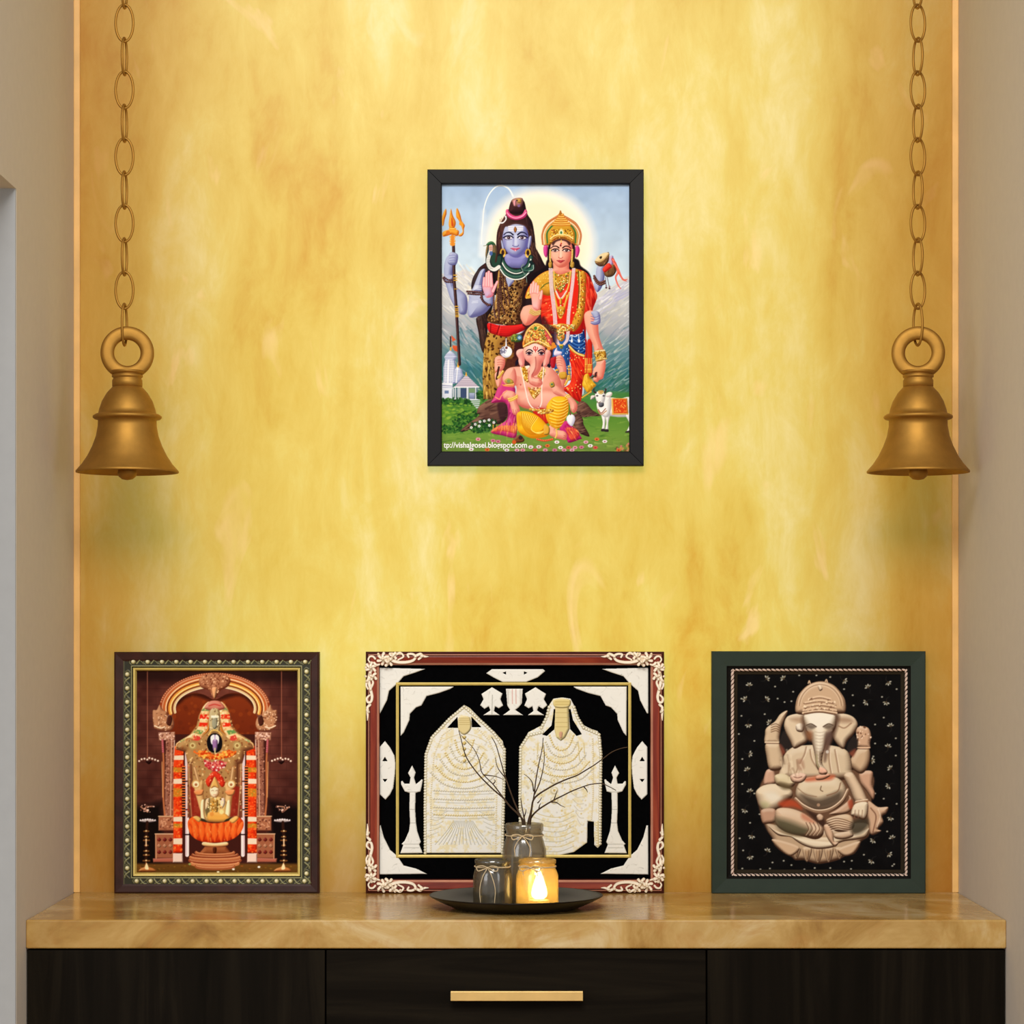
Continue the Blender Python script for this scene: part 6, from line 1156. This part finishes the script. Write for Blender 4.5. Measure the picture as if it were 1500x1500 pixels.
def chain(px, tilt, label):
    global LINK
    x, _, z0 = at(px, 474, YBELL); t = thing('hanging_chain', label, 'chain', (x, YBELL, z0), 'brass chains in the niche'); t.rotation_euler = (0, 0, tilt)
    n = 0
    while True:
        z = n*48.9*S
        if z0+z > 2.26: break
        if LINK is None:
            w, h, r = 12.9*S, 27*S, 1.9*S; p = [(w*math.cos(a), 0, h*math.sin(a)) for a in np.linspace(0, 2*math.pi, 40, endpoint=False)]
            o = new_mesh('link', *tube([(p, r, r, True)], 10), M_bell, t, True); LINK = o
        else: o = LINK.copy(); COL.objects.link(o); o.parent = t
        o.location = (0, 0, z if n else -1.5*S); o.rotation_euler = (0, 0, (math.pi/2-.12) if n % 2 == 0 else 0); o.scale = (1, 1, 1.12 if n == 0 else 1); n += 1
bell(186.5, .16, 'brass bell hanging by the left wall of the niche'); bell(1345, -.16, 'brass bell hanging by the right wall of the niche')
chain(182.3, 0, 'brass link chain holding the bell by the left wall'); chain(1344.5, .5, 'brass link chain holding the bell by the right wall')
# ---- tray, jars, candle, twigs
tx, ty = 0, 3.230
tray = lathe('tray', [(r/1000, z/1000) for r, z in ((0, 0), (74, 0), (80, 1.2), (96, 8), (109, 14.6), (111, 16), (110.4, 17), (107, 16.4), (93, 10), (80, 3.6), (74, 2.6), (0, 2.6))], M_tray, None, 96, (tx, ty, T)); tag(tray, 'round black metal tray with a raised rim in front of the rosewood frame', 'tray')
ZT = T+.0027
def bow(parent, r, z, x0=-.3, drop=.02, spread=.010):
    pts = [(r*math.cos(a), r*math.sin(a), z+.0004*math.sin(3*a)) for a in np.linspace(0, 2*math.pi, 28, endpoint=False)]
    a = -math.pi/2+x0; k = np.array((math.cos(a), math.sin(a), 0)); s_ = np.array((-k[1], k[0], 0)); c = k*(r+.0012)+np.array((0, 0, z)); P = [(pts, .0009, .0009, True)]
    for sg in (-1, 1):
        P.append((smoothpts([c, c+s_*sg*.006+np.array((0, 0, .0025))+k*.002, c+s_*sg*.0135+np.array((0, 0, .001))+k*.002, c+s_*sg*.012+np.array((0, 0, -.004))+k*.002, c+s_*sg*.005+np.array((0, 0, -.002))+k*.001, c]), .0007, .0007, False))
        P.append((smoothpts([c, c+s_*sg*spread*.6+np.array((0, 0, -drop*.25))+k*.0015, c+s_*sg*spread+np.array((0, 0, -drop*.6))+k*.001, c+s_*sg*spread*.9+np.array((0, 0, -drop))+k*.001]), .0007, .0005, False))
    P.append(([c+k*.0006-s_*.0012, c+k*.0006+s_*.0012], .0014, .0014, False))
    o = new_mesh('twine', *tube([([tuple(q) for q in p], a_, b_, cl) for p, a_, b_, cl in P], 7), M_twine, parent, True); return o
def jar(px, Y, rr, h, neck, mat, label, bx, drop, hz):
    t = thing('glass_jar', label, 'jar', ((px-CX)*Y/FOC, Y, ZT)); w = .0016
    pr = [(0, 0), (rr*.86, 0), (rr*.97, .002), (rr, .007), (rr, h*.60), (rr*.985, h*.68), (neck+.001, h*.80), (neck, h*.83), (neck, h*.90), (neck+.0012, h*.92), (neck+.0012, h*.985), (neck, h), (neck-w, h), (neck-w, h*.83), (rr-w-.0008, h*.67), (rr-w, h*.58), (rr-w, .008), (rr*.85, .003), (0, .003)]
    lathe('glass', pr, mat, t, 48); bow(t, neck+.0011, h*.855, bx, drop); return t
jar(721.5, 3.197, .0248, .0625, .0215, M_gl1, 'smoky glass jar tied with twine, front left on the tray', -.25, .045, 0)
jar(787, 3.197, .0268, .0625, .0225, M_gl2, 'amber glowing glass jar holding the lit candle', -.35, .010, 0)
jar(768, 3.262, .0285, .103, .0235, M_gl3, 'tall grey glass jar holding the bare twigs, at the back of the tray', -.1, .026, 0)
cx_ = (790-CX)*3.195/FOC; cd = thing('candle', 'lit white candle burning inside the amber jar', 'candle', (cx_, 3.197, ZT+.003))
lathe('wax', [(0, 0), (.0125, 0), (.0128, .001), (.0126, .0065), (.0118, .008), (.006, .0068), (0, .0066)], M_wax, cd, 32); new_mesh('wick', *tube([([(0, 0, .006), (.0002, 0, .010), (.0008, 0, .013)], .0007, .0005, False)], 6), M_wick, cd)
lathe('flame', [(0, .0085), (.006, .0092), (.0094, .012), (.0102, .0165), (.0090, .024), (.0062, .032), (.0034, .040), (.0014, .046), (0, .049)], M_flame, cd, 24)
bx, _, bz = at(758, 1317, 3.170); be = lathe('berry', [(.0042*math.sin(a), .0042-.0042*math.cos(a)) for a in np.linspace(0, math.pi, 12)], M_berry, None, 20, (bx, 3.170, ZT)); tag(be, 'small dark red berry on the tray between the two front jars', 'berry')
TW = xf(640, 1040, 4.6875)
JX, JY = (768-CX)*3.262/FOC, 3.262
def twig(label, lean, dy, *stems):
    P = []
    for k, st in enumerate(stems):
        q = TW(st); n = len(q); pts = []
        for i, (u, v) in enumerate(q): Y = JY+dy+lean*min(1, max(0, (1212-v)/110)); pts.append(at(u, v, Y))
        if k == 0: b = pts[0]; pts = [(JX+(b[0]-JX)*.7, JY+dy*1.5, ZT+.006), (JX+(b[0]-JX)*.8, JY+dy*1.25, ZT+.055)]+pts
        P.append((smoothpts(pts, 5), .00145 if k == 0 else .0009, .0005 if k == 0 else .00035, False))
    o = new_mesh('twig', *tube([([tuple(x) for x in p], a, b, c) for p, a, b, c in P], 7), M_twig, None, True); return tag(o, label, 'twig', 'bare twigs in the tall jar')
twig('bare forked twig leaning far left over the left silver figure', -.012, -.006, '600 790 560 720 500 660 455 605 380 540 300 460 240 385 200 320 178 250 166 200 150 140', '460 608 420 555 385 510 330 455 305 420 290 345 255 270 205 215 165 172', '315 445 360 450 410 458 462 480', '385 510 400 490 392 478')
twig('thin twig leaning left against the black gap between the figures', .010, .008, '592 795 560 700 530 630 490 520 460 430 435 340 405 240 375 185', '470 465 440 430 415 390 400 325')
twig('upright twig with a tall forked tip in front of the right silver figure', .004, .004, '625 790 640 720 655 650 668 580 680 480 700 370 722 270 730 190', '670 580 705 500 728 410 738 330 734 240', '664 560 655 500 630 465 598 440', '690 640 705 625 720 600')
twig('long twig reaching right past the right silver figure to the gold border', -.020, -.011, '635 790 648 700 660 625 695 582 760 540 830 502 900 472 960 450 1020 415 1080 378 1130 342 1200 290 1260 265 1310 255')
twig('lower twig arching right with short side shoots', .012, .012, '640 792 650 735 690 690 740 655 800 620 860 590 920 560 1000 528 1060 510 1130 505 1180 525 1230 552', '805 615 815 585 826 552', '785 632 820 635 850 655 880 668', '1010 528 1025 545 1036 566', '700 680 705 655 715 640')
twig('short thin twig standing nearly upright at the left of the jar mouth', .006, .001, '604 792 596 730 585 670 575 605', '598 740 610 700 612 680')
